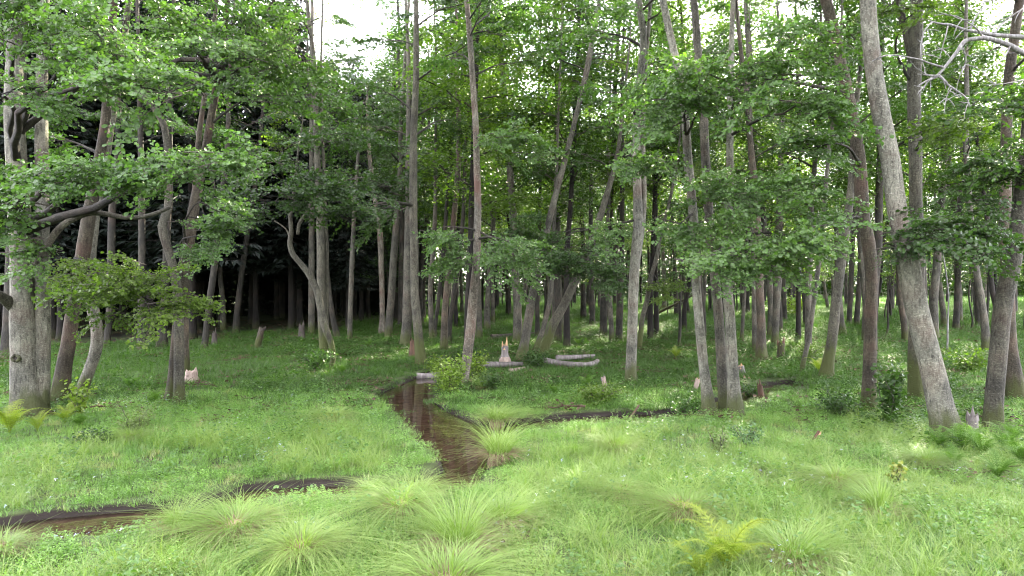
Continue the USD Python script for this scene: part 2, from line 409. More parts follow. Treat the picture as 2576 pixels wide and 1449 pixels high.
def bumps(x, y):
    p = np.stack([x, y, np.zeros_like(x)], -1)
    near = np.clip((np.hypot(x, y) - 3) / 4, 0.3, 1)
    return (meshkit.fbm(p * 0.5, 3, 3) - 0.5) * 0.16 * near + (meshkit.fbm(p * 2.1, 3, 11) - 0.5) * 0.09 + np.clip(y - 38, 0, 60) * 0.006


def height(x, y, d=None):
    x, y = np.atleast_1d(np.asarray(x, float)), np.atleast_1d(np.asarray(y, float))
    if d is None:
        d = water_distance(x, y)
    b = bumps(x, y)
    k = np.clip(d / 0.7, 0, 1)
    out = 0.015 + b * k
    inside = np.clip(-d / 0.16, 0, 1)
    bed = BED_Z + 0.035 * (meshkit.fbm(np.stack([x * 2.4, y * 2.4, 0 * x], -1), 3, 5) - 0.5) * 2
    return np.where(d < 0, 0.015 * (1 - inside) + bed * inside, out)


def gz(x, y):
    return float(height(x, y)[0])


def axis(parts):
    out = []
    for a, b, n in parts:
        out.append(np.linspace(a, b, n, endpoint=False))
    return np.concatenate(out + [[parts[-1][1]]])


gx = axis([(-260, -40, 24), (-40, -11, 90), (-11, 11, 240), (11, 40, 90), (40, 260, 24)])
gy = axis([(-140, 2, 24), (2, 5, 8), (5, 24, 230), (24, 60, 120), (60, 300, 30)])
GX, GY = np.meshgrid(gx, gy)
x, y = GX.ravel(), GY.ravel()
Z = height(x, y)
nx, ny = len(gx), len(gy)
i, j = np.meshgrid(np.arange(ny - 1), np.arange(nx - 1), indexing='ij')
q = np.stack([i * nx + j, i * nx + j + 1, (i + 1) * nx + j + 1, (i + 1) * nx + j], -1).reshape(-1, 4)
m = usdkit.mesh(stage, '/World/ground', (np.stack([x, y, Z], 1), q), GROUND, smooth=True)
tag(m.GetPrim(), kind='structure')
# the water: one level sheet a little wider than the channel, its rim under the banks
wp = STREAM.buffer(0.05).simplify(0.02)
import trimesh
polys = list(getattr(wp, 'geoms', [wp]))
wm = [trimesh.creation.triangulate_polygon(p, engine='earcut') for p in polys]
wv, wf = cat_mesh([(np.column_stack([v, np.full(len(v), WATER_Z)]), f) for v, f in wm])
m = usdkit.mesh(stage, '/World/water', (wv, wf), WATER)
tag(m.GetPrim(), kind='structure')


# ------------------------------------------------------------------ leaves
LEAF6 = (np.array([[0, 0, 0], [0.55, 0, -0.04], [1, 0, -0.05], [0.28, 0.40, 0.05], [0.78, 0.44, 0.02], [0.28, -0.40, 0.05], [0.78, -0.44, 0.02]]),
         np.array([[0, 1, 3], [3, 1, 4], [4, 1, 2], [0, 5, 1], [5, 6, 1], [6, 2, 1]]))
LEAF2 = (np.array([[0, 0, 0], [0.5, -0.46, 0.06], [1, 0, -0.04], [0.5, 0.46, 0.06]]), np.array([[0, 1, 2], [0, 2, 3]]))


def leaves(pos, axis_, normal, size, shape=LEAF6, aspect=0.9):
    """one mesh of many leaves: shape scaled by size, laid along axis_ with its face along normal"""
    V, F = shape
    n = len(pos)
    a = unit(axis_)
    nn = unit(normal - (normal * a).sum(1, keepdims=True) * a)
    b = np.cross(nn, a)
    s = np.broadcast_to(np.asarray(size, float), (n,))[:, None, None]
    W = pos[:, None] + s * (V[None, :, :1] * a[:, None] + aspect * V[None, :, 1:2] * b[:, None] + V[None, :, 2:] * nn[:, None])
    return W.reshape(-1, 3), (F[None] + (np.arange(n) * len(V))[:, None, None]).reshape(-1, 3)


def make_bough(seed, length=1.35, leaf=0.075, gap=0.042, droop=0.25, spread=1.0):
    """a leafy branch that grows along +x: twigs (a mesh) and leaves (a mesh)"""
    r = np.random.default_rng(seed)
    s = np.linspace(0, 1, 10)
    bend = r.normal(0, 0.12)
    P = np.stack([s * length, bend * s**2 * length, length * (0.10 * s - droop * s**2)], 1)
    tubes = [tube(P, np.interp(s, [0, 1], [0.011, 0.003]), 4, cap=False)]
    pos, ax, no = [], [], []

    def put(Q, start):
        L = np.linalg.norm(np.diff(Q, axis=0), axis=1).sum()
        n = max(3, int(L / gap))
        for k in range(n):
            u = start + (1 - start) * (k + r.random()) / n
            p = np.array([np.interp(u, np.linspace(0, 1, len(Q)), Q[:, c]) for c in range(3)])
            d = unit(Q[-1] - Q[0])
            side_ = np.cross([0, 0, 1.0], d) * (1 if k % 2 else -1)
            pos.append(p + r.normal(0, 0.012, 3))
            ax.append(d * r.uniform(0.3, 1.1) + side_ * r.uniform(0.4, 1.1) + np.array([0, 0, r.uniform(-0.55, 0.35)]))
            no.append(np.array([0.7, 0, 0.65]) + r.normal(0, 0.65, 3))
    put(P, 0.45)
    nt = int(length / 0.085)
    for k in range(nt):
        u = 0.16 + 0.8 * (k + r.random() * 0.6) / nt
        p = np.array([np.interp(u, s, P[:, c]) for c in range(3)])
        L = spread * (0.52 * (1 - 0.75 * u) + 0.10) * r.uniform(0.6, 1.25) * length / 1.35
        yaw = (1 if k % 2 else -1) * r.uniform(0.55, 1.15)
        d = np.array([math.cos(yaw), math.sin(yaw), r.uniform(-0.2, 0.45)])
        v = np.linspace(0, 1, 5)[:, None]
        Q = p + d * L * v + np.array([0, 0, -0.22 * L]) * v**2
        tubes.append(tube(Q, np.interp(v[:, 0], [0, 1], [0.005, 0.002]), 3, cap=False))
        put(Q, 0.1)
    pos, ax, no = np.array(pos), np.array(ax), np.array(no)
    return cat_mesh(tubes), leaves(pos, ax, no, leaf * r.uniform(0.5, 1.35, len(pos)))


def trunk_of(path_pts, widths, seed, H, flare=0.3, rough=0.055, step=0.22, sides=14, lean_keep=0.4):
    """the traced stem, continued up to H"""
    P, R = np.asarray(path_pts, float), np.asarray(widths, float) / 2
    top = P[-1]
    if top[2] < H - 1:
        d = unit(P[-1] - P[max(0, len(P) - 3)])
        n = 6
        pts, rr = [], []
        p = top.copy()
        h = (H - top[2]) / n
        rng = np.random.default_rng(seed)
        for k in range(n):
            d = unit(d * (1 - (1 - lean_keep) * 0.35) + np.array([0, 0, (1 - lean_keep) * 0.35]) + rng.normal(0, 0.035, 3))
            p = p + d * h / max(d[2], 0.4)
            pts.append(p.copy())
            rr.append(R[-1] * (1 - (k + 1) / n * 0.85))
        P, R = np.vstack([P, pts]), np.concatenate([R, rr])
    return P, R


# ------------------------------------------------------------------ the traced trees
# name key: (bark, label, moss..., [(px, py, width px) from foot to top], options)
TREES = {}


def spine(pts, Y, drift=0.0):
    P, R = [], []
    for k, (px, py, w) in enumerate(pts):
        p = at(px, py, Y + drift * k / max(1, len(pts) - 1))
        P.append(p)
        R.append(w / FPX * Y)
    return np.array(P), np.array(R)


BOUGH_TARGETS = {}
LIMBS = {'n': 0}


def make_bough_library(parent):
    """the prototypes of the leafy branches, kept under the first crown that draws them"""
    for key, lm in (('grey', LEAF_GREY), ('green', LEAF_GREEN), ('warm', LEAF_WARM)):
        BOUGH_TARGETS[key] = []
        for k in range(6):
            p = f'{parent}/leafy_branch_{key}_{k:03d}'
            UsdGeom.Xform.Define(stage, p)
            tw, lv = make_bough(100 + k, length=1.2 + 0.12 * k, droop=0.12 + 0.06 * k)
            usdkit.mesh(stage, p + '/twig', tw, TWIG)
            usdkit.mesh(stage, p + '/leaves', lv, lm)
            BOUGH_TARGETS[key].append(p)


def limb_curve(p0, p1, rng, sag=0.12):
    v = np.linspace(0, 1, 8)[:, None]
    L = np.linalg.norm(p1 - p0)
    side_ = unit(np.cross(p1 - p0, [0, 0, 1.0])) * rng.normal(0, 0.07) * L
    return p0 + (p1 - p0) * v + np.array([0, 0, sag * L]) * (4 * v * (1 - v)) * 0.6 + side_ * np.sin(v * np.pi) + rng.normal(0, 0.012 * L, (8, 3)) * v * (1 - v) * 4


class Crown:
    def __init__(self):
        self.p, self.q, self.s = [], [], []

    def add(self, p, yaw, pitch, roll, s):
        self.p.append(p)
        self.q.append(qmul(qmul(qz(yaw), qaxis(1, pitch)), qaxis(0, roll)))
        self.s.append(s)


def grow(t, P, R, rng, bark, z0, z1, n, reach, crown, up_angle=0.45, per=6, limb_r=0.35, bias=None, droop=0.0):
    """n limbs between heights z0 and z1, each with leafy branches along its outer part"""
    az0 = rng.random() * 6.28
    for k in range(n):
        z = z0 + (z1 - z0) * (k + rng.random()) / n
        p0 = np.array([np.interp(z, P[:, 2], P[:, c]) for c in range(3)])
        r0 = np.interp(z, P[:, 2], R)
        a = az0 + k * 2.4 + rng.normal(0, 0.3)
        if bias is not None and rng.random() < bias[1]:
            a = bias[0] + rng.normal(0, 0.6)
        f = (z - z0) / max(0.1, z1 - z0)
        L = reach * (1 - 0.6 * f) * rng.uniform(0.65, 1.15)
        e = up_angle * rng.uniform(0.3, 1.3)
        d = np.array([math.cos(a) * math.cos(e), math.sin(a) * math.cos(e), math.sin(e)])
        p1 = p0 + d * L - np.array([0, 0, droop * L])
        C = limb_curve(p0, p1, rng)
        lr = max(0.012, min(r0 * limb_r, 0.02 + 0.013 * L))
        part(t, 'limb', tube(C, np.linspace(lr, 0.008, 8), 6), bark, smooth=True)
        m_ = max(2, int(per * L / reach + 0.5))
        for j_ in range(m_):
            u = 0.3 + 0.7 * (j_ + rng.random()) / m_
            p = np.array([np.interp(u, np.linspace(0, 1, 8), C[:, c]) for c in range(3)])
            crown.add(p + rng.normal(0, 0.05, 3), a + rng.normal(0, 0.75), -e * 0.5 + rng.normal(0.0, 0.22), rng.normal(0, 0.3), rng.uniform(0.7, 1.15))


def spray(t, P, R, rng, bark, crown, centre, rad, n, zroot, sc=1.0, arms=2):
    """a mass of leafy branches around CENTRE borne by limbs that leave the stem at height zroot"""
    centre = np.asarray(centre, float)
    p0 = np.array([np.interp(zroot, P[:, 2], P[:, c]) for c in range(3)])
    r0 = np.interp(zroot, P[:, 2], R)
    ends = []
    for k in range(arms):
        off = rng.normal(0, 0.33, 3) * rad
        C = limb_curve(p0, centre + off, rng, 0.1)
        L = np.linalg.norm(C[-1] - C[0])
        part(t, 'limb', tube(C, np.linspace(min(r0 * 0.5, 0.02 + 0.012 * L), 0.009, 8), 6), bark, smooth=True)
        ends.append(C)
    base_a = math.atan2(*(centre - p0)[1::-1])
    for k in range(n):
        o = rng.normal(0, 1, 3)
        o = o / np.linalg.norm(o) * rng.random() ** 0.5
        p = centre + o * rad
        a = rng.normal(-1.57, 0.85) if rng.random() < 0.65 else base_a + rng.normal(0, 0.7)      # they reach for the open clearing
        L = 0.55 * sc
        p = p - np.array([math.cos(a), math.sin(a), 0]) * L
        crown.add(p, a, rng.normal(0.0, 0.22), rng.normal(0, 0.3), sc * rng.uniform(0.75, 1.15))
        if k % 3 == 0:      # a twig from the nearest limb to the leafy branch
            C = ends[k % arms]
            near_ = C[np.argmin(np.linalg.norm(C - p, axis=1))]
            part(t, 'limb', tube(limb_curve(near_, p, rng, 0.05), np.linspace(0.014, 0.008, 8), 4), bark, smooth=True)


def finish_crown(t, crown, leaf, rng):
    if not crown.p:
        return
    path = str(t.GetPath()) + '/crown'
    if not BOUGH_TARGETS:
        make_bough_library(path)
    n = len(crown.p)
    pi = instancer(path, BOUGH_TARGETS[leaf], np.array(crown.p), np.array(crown.q), np.array(crown.s), rng.integers(0, 6, n))
    tag(pi.GetPrim(), kind='stuff')


def tree(bark, label, pts, H=18, leaf='green', crown=None, sprays=(), drift=0.0, stems=(), seed=0, flare=0.8, group=None, y=None, extra=None, high=None, name='alder_tree', rough=0.055):
    """pts: the stem traced from its foot (px, py, width); crown: (z0, z1, limbs, reach, per); high: the same, above the picture"""
    rng = np.random.default_rng(1000 + seed)
    gx_, gy_ = ground_at(pts[0][0], pts[0][1])
    Y = y or gy_
    P, R = spine(pts, Y, drift)
    foot = P[0].copy()
    z_foot = gz(foot[0], foot[1])
    P = np.vstack([P[0] - np.array([0, 0, P[0][2] - z_foot + 0.15]), P])
    R = np.concatenate([[R[0]], R])
    keep = np.concatenate([[True], P[1:, 2] > P[0, 2] + 0.05])
    P, R = P[keep], R[keep]
    P, W = trunk_of(P, R, seed, H)
    t = thing(name, label, 'tree', (P[0][0], P[0][1], z_foot), group=group)
    o = np.array([P[0][0], P[0][1], z_foot])
    Q, S = resample(P - o, W, 0.2)
    part(t, 'trunk', tube(Q, S, 14, rough, seed, 3.0, flare), BARK[bark], smooth=True)
    for k, st in enumerate(stems):
        P2, R2 = spine(st, Y + (0.12 if k % 2 == 0 else -0.12), drift)
        P2, W2 = trunk_of(P2, R2, seed + 31 + k, H * 0.9)
        Q2, S2 = resample(P2 - o, W2, 0.2)
        part(t, 'trunk', tube(Q2, S2, 12, rough, seed + 5 + k, 3.0, 0.1), BARK[bark], smooth=True)
    cr = Crown()
    zs = np.maximum.accumulate(Q[:, 2] + np.arange(len(Q)) * 1e-5)
    Qm = Q.copy()
    Qm[:, 2] = zs
    for c in (crown, high):
        if c:
            z0, z1, n, reach, per = c[:5]
            grow(t, Qm, S, rng, BARK['dark'], z0, z1, n, reach, cr, per=per, **(c[5] if len(c) > 5 else {}))
    for (px, py, YY, rx, ry, n, zr, sc) in sprays:
        c = at(px, py, YY) - o
        spray(t, Qm, S, rng, BARK['dark'], cr, c, np.array([rx, rx * 0.7, ry]), n, zr, sc, arms=2 if rx > 0.8 else 1)
    if extra:
        extra(t, o, Y, rng)
    finish_crown(t, cr, leaf, rng)
    TREES[label] = (gx_, gy_)
    BASES.append((foot[0], foot[1]))
    return t


BASES = []
TOP = (8.8, 17.5, 17, 4.0, 10, dict(bias=(-1.57, 0.55)))      # what shades the clearing from above the picture


def stub_knot(t, o, Y, rng):
    # the old limb stub at the edge, the branch that forks to the right, the knot hole with its collar
    C = np.array([at(40, 772, Y), at(20, 758, Y - 0.2), at(2, 745, Y - 0.4), at(-60, 720, Y - 0.7)]) - o
    part(t, 'limb', tube(*resample(C, np.array([0.16, 0.11, 0.09, 0.05]), 0.08), 10, 0.08, 3), BARK['mossy'], smooth=True)
    for pts in ([(80, 672, 13), (105, 640, 16), (150, 575, 17), (185, 550, 16), (235, 535, 14), (330, 548, 12), (430, 520, 9)],):
        P, W = spine(pts, Y - 0.35)
        part(t, 'limb', tube(*resample(P - o, W / 2, 0.1), 9, 0.07, 3), BARK['mossy'], smooth=True)
    c = at(65, 897, Y) - o
    c[1] -= 0.27
    th = np.linspace(0, 2 * np.pi, 15)
    ring = np.stack([0.07 * np.cos(th), np.zeros(15), 0.055 * np.sin(th)], 1) + c
    part(t, 'knot', tube(ring, np.full(15, 0.03), 8, 0.3, 5, 20, cap=False), BARK['mossy'], smooth=True)
    part(t, 'knot_hole', tube(np.array([c + [0, 0.1, 0], c + [0, -0.004, 0]]), np.array([0.06, 0.06]), 14), WOOD_DARK)


def dark_limbs(t, o, Y, rng):
    for pts in ([(552, 180, 8), (575, 150, 8), (618, 126, 6), (650, 118, 4)], [(556, 172, 13), (540, 160, 13), (500, 150, 13), (455, 150, 12), (420, 165, 10), (398, 180, 8), (370, 205, 6)], [(556, 178, 10), (520, 190, 10), (480, 182, 9), (440, 190, 7), (400, 205, 5)]):
        P, W = spine(pts, Y - 0.2)
        part(t, 'limb', tube(*resample(P - o, W / 2, 0.12), 8, 0.06, 3), BARK['dark'], smooth=True)


tree('pale', 'big double-stemmed grey alder with a knot hole, at the left edge', [(72, 1052, 84), (68, 1000, 72), (63, 900, 64), (60, 800, 60), (57, 746, 52), (55, 650, 50), (50, 558, 50), (40, 375, 46), (34, 250, 40), (40, 100, 36), (46, 0, 34)],
     leaf='grey', seed=1, stems=[[(98, 1045, 46), (104, 900, 40), (108, 746, 34), (107, 558, 31), (105, 357, 29), (105, 250, 27), (108, 100, 24)]], high=TOP, flare=0.5,
     sprays=[(90, 450, 9.8, 1.0, 0.2, 16, 3.6, 0.7), (330, 440, 9.6, 0.95, 0.2, 20, 3.6, 0.7), (530, 415, 9.7, 0.8, 0.17, 16, 3.6, 0.65), (60, 235, 10.5, 0.75, 0.18, 9, 5.2, 0.8), (260, 110, 11, 0.9, 0.6, 17, 5.5, 0.85),
             (330, 212, 10.2, 0.75, 0.16, 14, 5.0, 0.85), (60, 60, 11.5, 0.8, 0.5, 12, 6.5, 1), (100, 620, 13, 0.5, 0.5, 9, 3.0, 0.8), (20, 520, 10, 0.5, 0.25, 8, 3.5, 0.9)], extra=stub_knot)
tree('brown', 'reddish brown trunk leaning right beside the big double alder', [(151, 1018, 42), (160, 930, 36), (172, 865, 34), (184, 779, 31), (198, 700, 31), (212, 620, 34), (222, 558, 32), (245, 430, 27), (266, 300, 22), (274, 150, 18)],
     leaf='green', seed=2, high=TOP, crown=(5, 9, 4, 2.0, 5))
tree('pale', 'slim grey trunk with a double bend near the left edge', [(203, 1003, 24), (214, 960, 25), (229, 920, 27), (243, 870, 28), (245, 836, 28), (236, 790, 28), (229, 750, 27), (225, 713, 26), (229, 640, 24), (240, 540, 22), (262, 430, 20), (282, 300, 17)],
     leaf='warm', seed=3, high=TOP,
     sprays=[(225, 690, 12.6, 0.6, 0.4, 10, 2.9, 0.65), (330, 715, 12.0, 0.8, 0.45, 22, 2.9, 0.7), (425, 770, 11.8, 0.5, 0.2, 10, 2.7, 0.62), (270, 770, 12.2, 0.4, 0.2, 7, 2.7, 0.6)])
tree('brown', 'straight brownish trunk leaning right with a pale fork high up', [(435, 1014, 32), (439, 950, 30), (443, 885, 29), (449, 820, 29), (455, 760, 31), (464, 681, 31), (482, 558, 28), (500, 460, 24), (518, 375, 21), (536, 268, 19), (552, 180, 17), (566, 70, 14)],
     leaf='grey', seed=4, high=TOP, sprays=[(540, 560, 14, 0.7, 0.45, 16, 3.4, 0.75), (515, 620, 13.7, 0.5, 0.25, 7, 3.2, 0.7), (480, 110, 13, 1.3, 0.6, 15, 7, 0.9), (650, 130, 15, 1.3, 0.9, 20, 7, 1.0)], extra=dark_limbs,
     stems=[[(556, 200, 9), (580, 170, 8), (607, 140, 6)]],
     crown=(6, 8.5, 4, 2.2, 6))
tree('grey', 'wavy grey stem joining the straight leaning trunk halfway', [(450, 800, 24), (445, 722, 23), (433, 660, 22), (419, 615, 21), (408, 571, 22), (424, 518, 20), (425, 430, 18), (414, 321, 16), (393, 279, 15), (364, 246, 13)], y=14.6, leaf='green', seed=5, crown=(6, 8, 4, 1.8, 5), high=TOP)
tree('brown', 'reddish trunk close behind the straight leaning trunk', [(464, 943, 24), (466, 870, 19), (465, 811, 18), (468, 722, 18), (478, 620, 17), (490, 500, 15), (500, 350, 13)], leaf='green', seed=6, crown=(6, 15, 9, 2.4, 6))
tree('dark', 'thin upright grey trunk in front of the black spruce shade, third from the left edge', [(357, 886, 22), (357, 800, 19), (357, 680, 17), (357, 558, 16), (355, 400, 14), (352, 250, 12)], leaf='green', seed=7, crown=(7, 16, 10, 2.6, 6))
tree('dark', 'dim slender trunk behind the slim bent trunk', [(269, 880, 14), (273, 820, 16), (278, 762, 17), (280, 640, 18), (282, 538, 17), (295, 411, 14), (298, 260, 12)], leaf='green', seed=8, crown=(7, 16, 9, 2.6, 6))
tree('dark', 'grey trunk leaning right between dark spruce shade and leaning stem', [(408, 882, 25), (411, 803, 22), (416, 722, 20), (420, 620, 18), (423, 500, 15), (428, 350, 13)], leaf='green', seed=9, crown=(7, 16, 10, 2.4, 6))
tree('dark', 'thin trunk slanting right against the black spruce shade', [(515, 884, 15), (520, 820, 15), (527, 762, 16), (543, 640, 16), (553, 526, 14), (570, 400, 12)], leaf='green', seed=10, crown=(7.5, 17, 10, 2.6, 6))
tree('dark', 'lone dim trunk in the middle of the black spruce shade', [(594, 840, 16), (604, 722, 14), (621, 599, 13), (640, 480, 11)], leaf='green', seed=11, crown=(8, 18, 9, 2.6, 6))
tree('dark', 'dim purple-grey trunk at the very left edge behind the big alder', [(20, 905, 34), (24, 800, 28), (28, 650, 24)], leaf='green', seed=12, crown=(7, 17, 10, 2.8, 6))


def curvy_fork(t, o, Y, rng):
    for pts in ([(749, 590, 8), (752, 566, 9), (762, 548, 9), (771, 535, 9), (774, 505, 8), (770, 460, 7)], [(690, 556, 3), (707, 566, 3), (722, 580, 4), (730, 605, 6)][::-1]):
        P, W = spine(pts, Y)
        part(t, 'limb', tube(*resample(P - o, W / 2, 0.1), 7, 0.05, 2), BARK['mossy'], smooth=True)


tree('mossy', 'thin curving S-shaped trunk with a forked top', [(832, 930, 13), (838, 900, 13), (834, 866, 15), (822, 835, 18), (810, 790, 20), (804, 760, 19), (797, 731, 17), (776, 688, 15), (752, 658, 14), (734, 634, 14), (729, 612, 13), (733, 581, 11), (730, 545, 9), (738, 513, 8), (742, 450, 7)],
     leaf='green', seed=13, H=8, crown=(5.0, 8, 7, 2.0, 6), extra=curvy_fork, flare=0.1, sprays=[(790, 470, 18.2, 1.3, 0.5, 18, 5.2, 1.0), (650, 500, 17.5, 1.0, 0.6, 14, 5.2, 1.0)])
tree('mossy', 'straight mossy trunk right behind the S-shaped trunk', [(815, 903, 22), (810, 802, 21), (808, 695, 21), (806, 538, 20), (800, 430, 16), (795, 300, 13)], leaf='green', seed=14, stems=[[(822, 820, 10), (822, 640, 11), (818, 538, 11), (815, 430, 9)]], crown=(5.5, 16, 13, 3.0, 7))
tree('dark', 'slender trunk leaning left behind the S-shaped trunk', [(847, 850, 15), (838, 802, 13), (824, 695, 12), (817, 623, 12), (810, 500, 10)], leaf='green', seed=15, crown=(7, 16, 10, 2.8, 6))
tree('peel', 'thin reddish trunk with patches of peeled bark', [(961, 843, 16), (962, 790, 13), (961, 731, 13), (959, 659, 14), (956, 588, 14), (949, 545, 13), (943, 498, 11), (927, 357, 10), (926, 300, 9)], leaf='green', seed=16, H=13, crown=(8, 13, 7, 2.0, 6))
tree('grey', 'grey trunk leaning right beside the peeled reddish trunk', [(977, 853, 19), (980, 800, 18), (983, 766, 18), (990, 659, 19), (999, 534, 15), (1008, 400, 13), (1008, 321, 11), (1015, 214, 9), (1025, 54, 8)], leaf='green', seed=17, crown=(7.5, 17, 10, 2.6, 6, dict(bias=(0.2, 0.75))), sprays=[(940, 470, 25, 1.9, 0.8, 20, 6, 1.1)])
tree('grey', 'thick dark grey trunk with a mossy partner stem crossing its foot', [(1020, 874, 28), (1023, 820, 24), (1025, 766, 24), (1029, 659, 27), (1031, 534, 25), (1030, 400, 20), (1029, 357, 16), (1029, 214, 12)], leaf='green', seed=18, crown=(6.5, 17, 13, 2.8, 7, dict(bias=(0.2, 0.7))))
tree('mossy', 'tall grey trunk with a moss covered foot beside the stream bend', [(1061, 922, 30), (1056, 880, 25), (1052, 838, 23), (1047, 780, 22), (1043, 731, 21), (1042, 623, 21), (1040, 534, 20), (1040, 375, 19), (1043, 286, 17), (1047, 179, 15), (1047, 107, 14), (1047, 54, 13)], leaf='green', seed=19, crown=(6.8, 17, 12, 2.8, 7, dict(bias=(0.2, 0.6))),
     sprays=[(930, 520, 19, 1.2, 0.4, 14, 5, 1)])
tree('brown', 'slender brown-patched trunk left of the pale peeling trunk', [(1117, 882, 18), (1118, 802, 16), (1127, 695, 14), (1136, 606, 14), (1143, 534, 13), (1152, 429, 13), (1154, 321, 12), (1150, 214, 10)], leaf='green', seed=20, crown=(7, 16, 9, 2.6, 6))
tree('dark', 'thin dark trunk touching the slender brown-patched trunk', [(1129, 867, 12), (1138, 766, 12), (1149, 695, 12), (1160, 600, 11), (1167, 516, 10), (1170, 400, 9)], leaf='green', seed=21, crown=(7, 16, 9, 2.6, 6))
tree('peel', 'pale peeling trunk standing in the yellow-green shrub by the stream', [(1169, 968, 18), (1172, 935, 21), (1174, 909, 25), (1183, 838, 26), (1192, 731, 23), (1199, 659, 20), (1201, 588, 19), (1202, 498, 18), (1200, 429, 17), (1197, 321, 16), (1190, 214, 16), (1184, 125, 15), (1177, 36, 13)],
     leaf='grey', seed=22, flare=0.05, crown=(7.5, 9.5, 4, 1.8, 5), high=TOP,
     sprays=[(1130, 640, 17.0, 0.55, 0.6, 16, 3.8, 0.75), (1270, 620, 16.5, 0.75, 0.3, 14, 3.8, 0.75), (1275, 352, 17, 0.9, 0.3, 14, 6.2, 0.85), (1110, 580, 17, 0.5, 0.2, 6, 4, 0.7), (1300, 660, 17.4, 0.6, 0.2, 8, 4, 0.75)])
for k, (b, pts, lab) in enumerate([
        ('dark', [(1065, 812, 13), (1063, 738, 13), (1072, 588, 13), (1078, 450, 11)], 'dim straight trunk just right of the thick double stems'),
        ('grey', [(1086, 857, 13), (1083, 731, 13), (1090, 623, 12), (1096, 480, 10)], 'grey thin trunk, second right of the thick double stems'),
        ('dark', [(1092, 853, 11), (1102, 766, 10), (1115, 641, 10), (1125, 500, 9)], 'dark thin trunk tilting right toward the brown-patched trunk'),
        ('dark', [(1352, 853, 12), (1352, 739, 11), (1356, 600, 10)], 'dim trunk behind the pair of leaning trunks at the logs'),
        ('grey', [(1404, 842, 31), (1403, 796, 29), (1400, 696, 25), (1400, 560, 20)], 'broad dim trunk behind the strongly leaning mossy trunk'),
        ('grey', [(1539, 866, 12), (1535, 779, 13), (1529, 713, 12), (1527, 597, 10), (1531, 514, 9)], 'crooked grey stem left of the stout speckled trunk'),
        ('dark', [(1557, 863, 17), (1560, 746, 17), (1564, 646, 13), (1565, 514, 12), (1566, 400, 10)], 'dark straight trunk left of the stout speckled trunk'),
        ('dark', [(1703, 799, 13), (1700, 746, 12), (1696, 646, 9), (1691, 547, 8)], 'dark trunk above the fallen mossy branch'),
        ('dark', [(1730, 793, 10), (1721, 713, 9), (1716, 630, 8), (1710, 500, 7)], 'thin black trunk at the tip of the fallen mossy branch'),
        ('dark', [(1973, 812, 13), (1970, 700, 12), (1968, 560, 10)], 'dark trunk right behind the grey pair in the middle distance'),
        ('grey', [(1866, 863, 9), (1872, 752, 9), (1878, 620, 8)], 'very thin trunk between pale pair and speckled trunk'),
        ('grey', [(2017, 941, 13), (2031, 867, 12), (2042, 798, 11), (2054, 706, 12), (2066, 600, 11)], 'crooked thin stem leaning right before the sunlit clearing'),
        ('dark', [(2028, 822, 12), (2026, 798, 12), (2022, 683, 12), (2020, 560, 10)], 'dark slim trunk beside the sunlit shrub'),
        ('dark', [(2136, 822, 12), (2141, 706, 12), (2146, 580, 10)], 'dark trunk, left one of two left of the big upright trunk'),
        ('dark', [(2155, 822, 13), (2162, 706, 12), (2166, 580, 10)], 'dark trunk hard against the left of the big upright trunk'),
        ('grey', [(2118, 846, 21), (2114, 798, 16), (2108, 700, 13), (2104, 560, 11)], 'grey trunk with a flared foot behind the mossy leaner on the right'),
        ('grey', [(2084, 782, 8), (2081, 766, 8), (2068, 683, 8), (2056, 600, 7)], 'thin pole leaning left in the far right stand'),
        ('brown', [(2277, 859, 15), (2263, 729, 13), (2258, 600, 12)], 'brown trunk left of the great leaning trunk, well behind it'),
        ('grey', [(2375, 822, 13), (2361, 683, 13), (2371, 510, 12), (2379, 367, 10), (2396, 245, 8)], 'grey trunk behind the thin dead pole on the right'),
        ('dark', [(2405, 830, 14), (2410, 680, 13), (2414, 510, 12), (2420, 367, 10)], 'dark trunk in the bright gap right of the dead pole'),
        ('dark', [(2460, 822, 12), (2455, 700, 11), (2448, 600, 10)], 'dark trunk just left of the forked trunk at the right edge'),
        ('grey', [(2481, 886, 20), (2472, 775, 16), (2453, 660, 15), (2440, 531, 14), (2430, 347, 13), (2432, 245, 11)], 'crooked grey trunk with a leafy arm in the right gap'),
        ('grey', [(784, 845, 17), (784, 600, 14), (784, 171, 10), (784, 107, 9), (786, 18, 8)], 'tall thin trunk topping out in the upper left leaves'),
        ('grey', [(880, 862, 12), (884, 700, 12), (890, 560, 10), (900, 400, 8)], 'faint trunk left of the peeled reddish trunk'),
        ('grey', [(1900, 893, 15), (1898, 760, 14), (1896, 640, 12)], 'pale thin trunk touching the speckled grey trunk'),
        ('grey', [(1240, 815, 11), (1238, 700, 10), (1236, 540, 9)], 'thin far trunk right of the pale peeling trunk'),
        ('dark', [(1490, 822, 14), (1488, 720, 13), (1486, 560, 11)], 'dark trunk right of the leaning mossy trunk')]):
    tree(b, lab, pts, H=10 if 'faint trunk left' in lab else 18, leaf=('green', 'warm', 'green')[k % 3], seed=40 + k, crown=(6.0 + (k % 4) * 0.7, 17, 9, 2.7, 6))
tree('grey', 'stout grey trunk leaning right by the pale broken stump', [(1311, 907, 28), (1318, 870, 24), (1324, 839, 23), (1337, 756, 21), (1350, 696, 20), (1362, 640, 19), (1390, 520, 16), (1422, 400, 14), (1455, 268, 12), (1468, 214, 14), (1486, 125, 14), (1500, 46, 9)],
     leaf='warm', seed=70, crown=(8, 16, 8, 2.4, 6))
tree('grey', 'thin grey trunk leaning right beside the mossy leaning trunk', [(1348, 886, 14), (1366, 829, 13), (1383, 756, 12), (1388, 700, 11), (1392, 600, 10)], leaf='green', seed=71, crown=(5.5, 14, 9, 2.4, 6), sprays=[(1400, 650, 22, 0.9, 0.4, 10, 4, 0.9)])
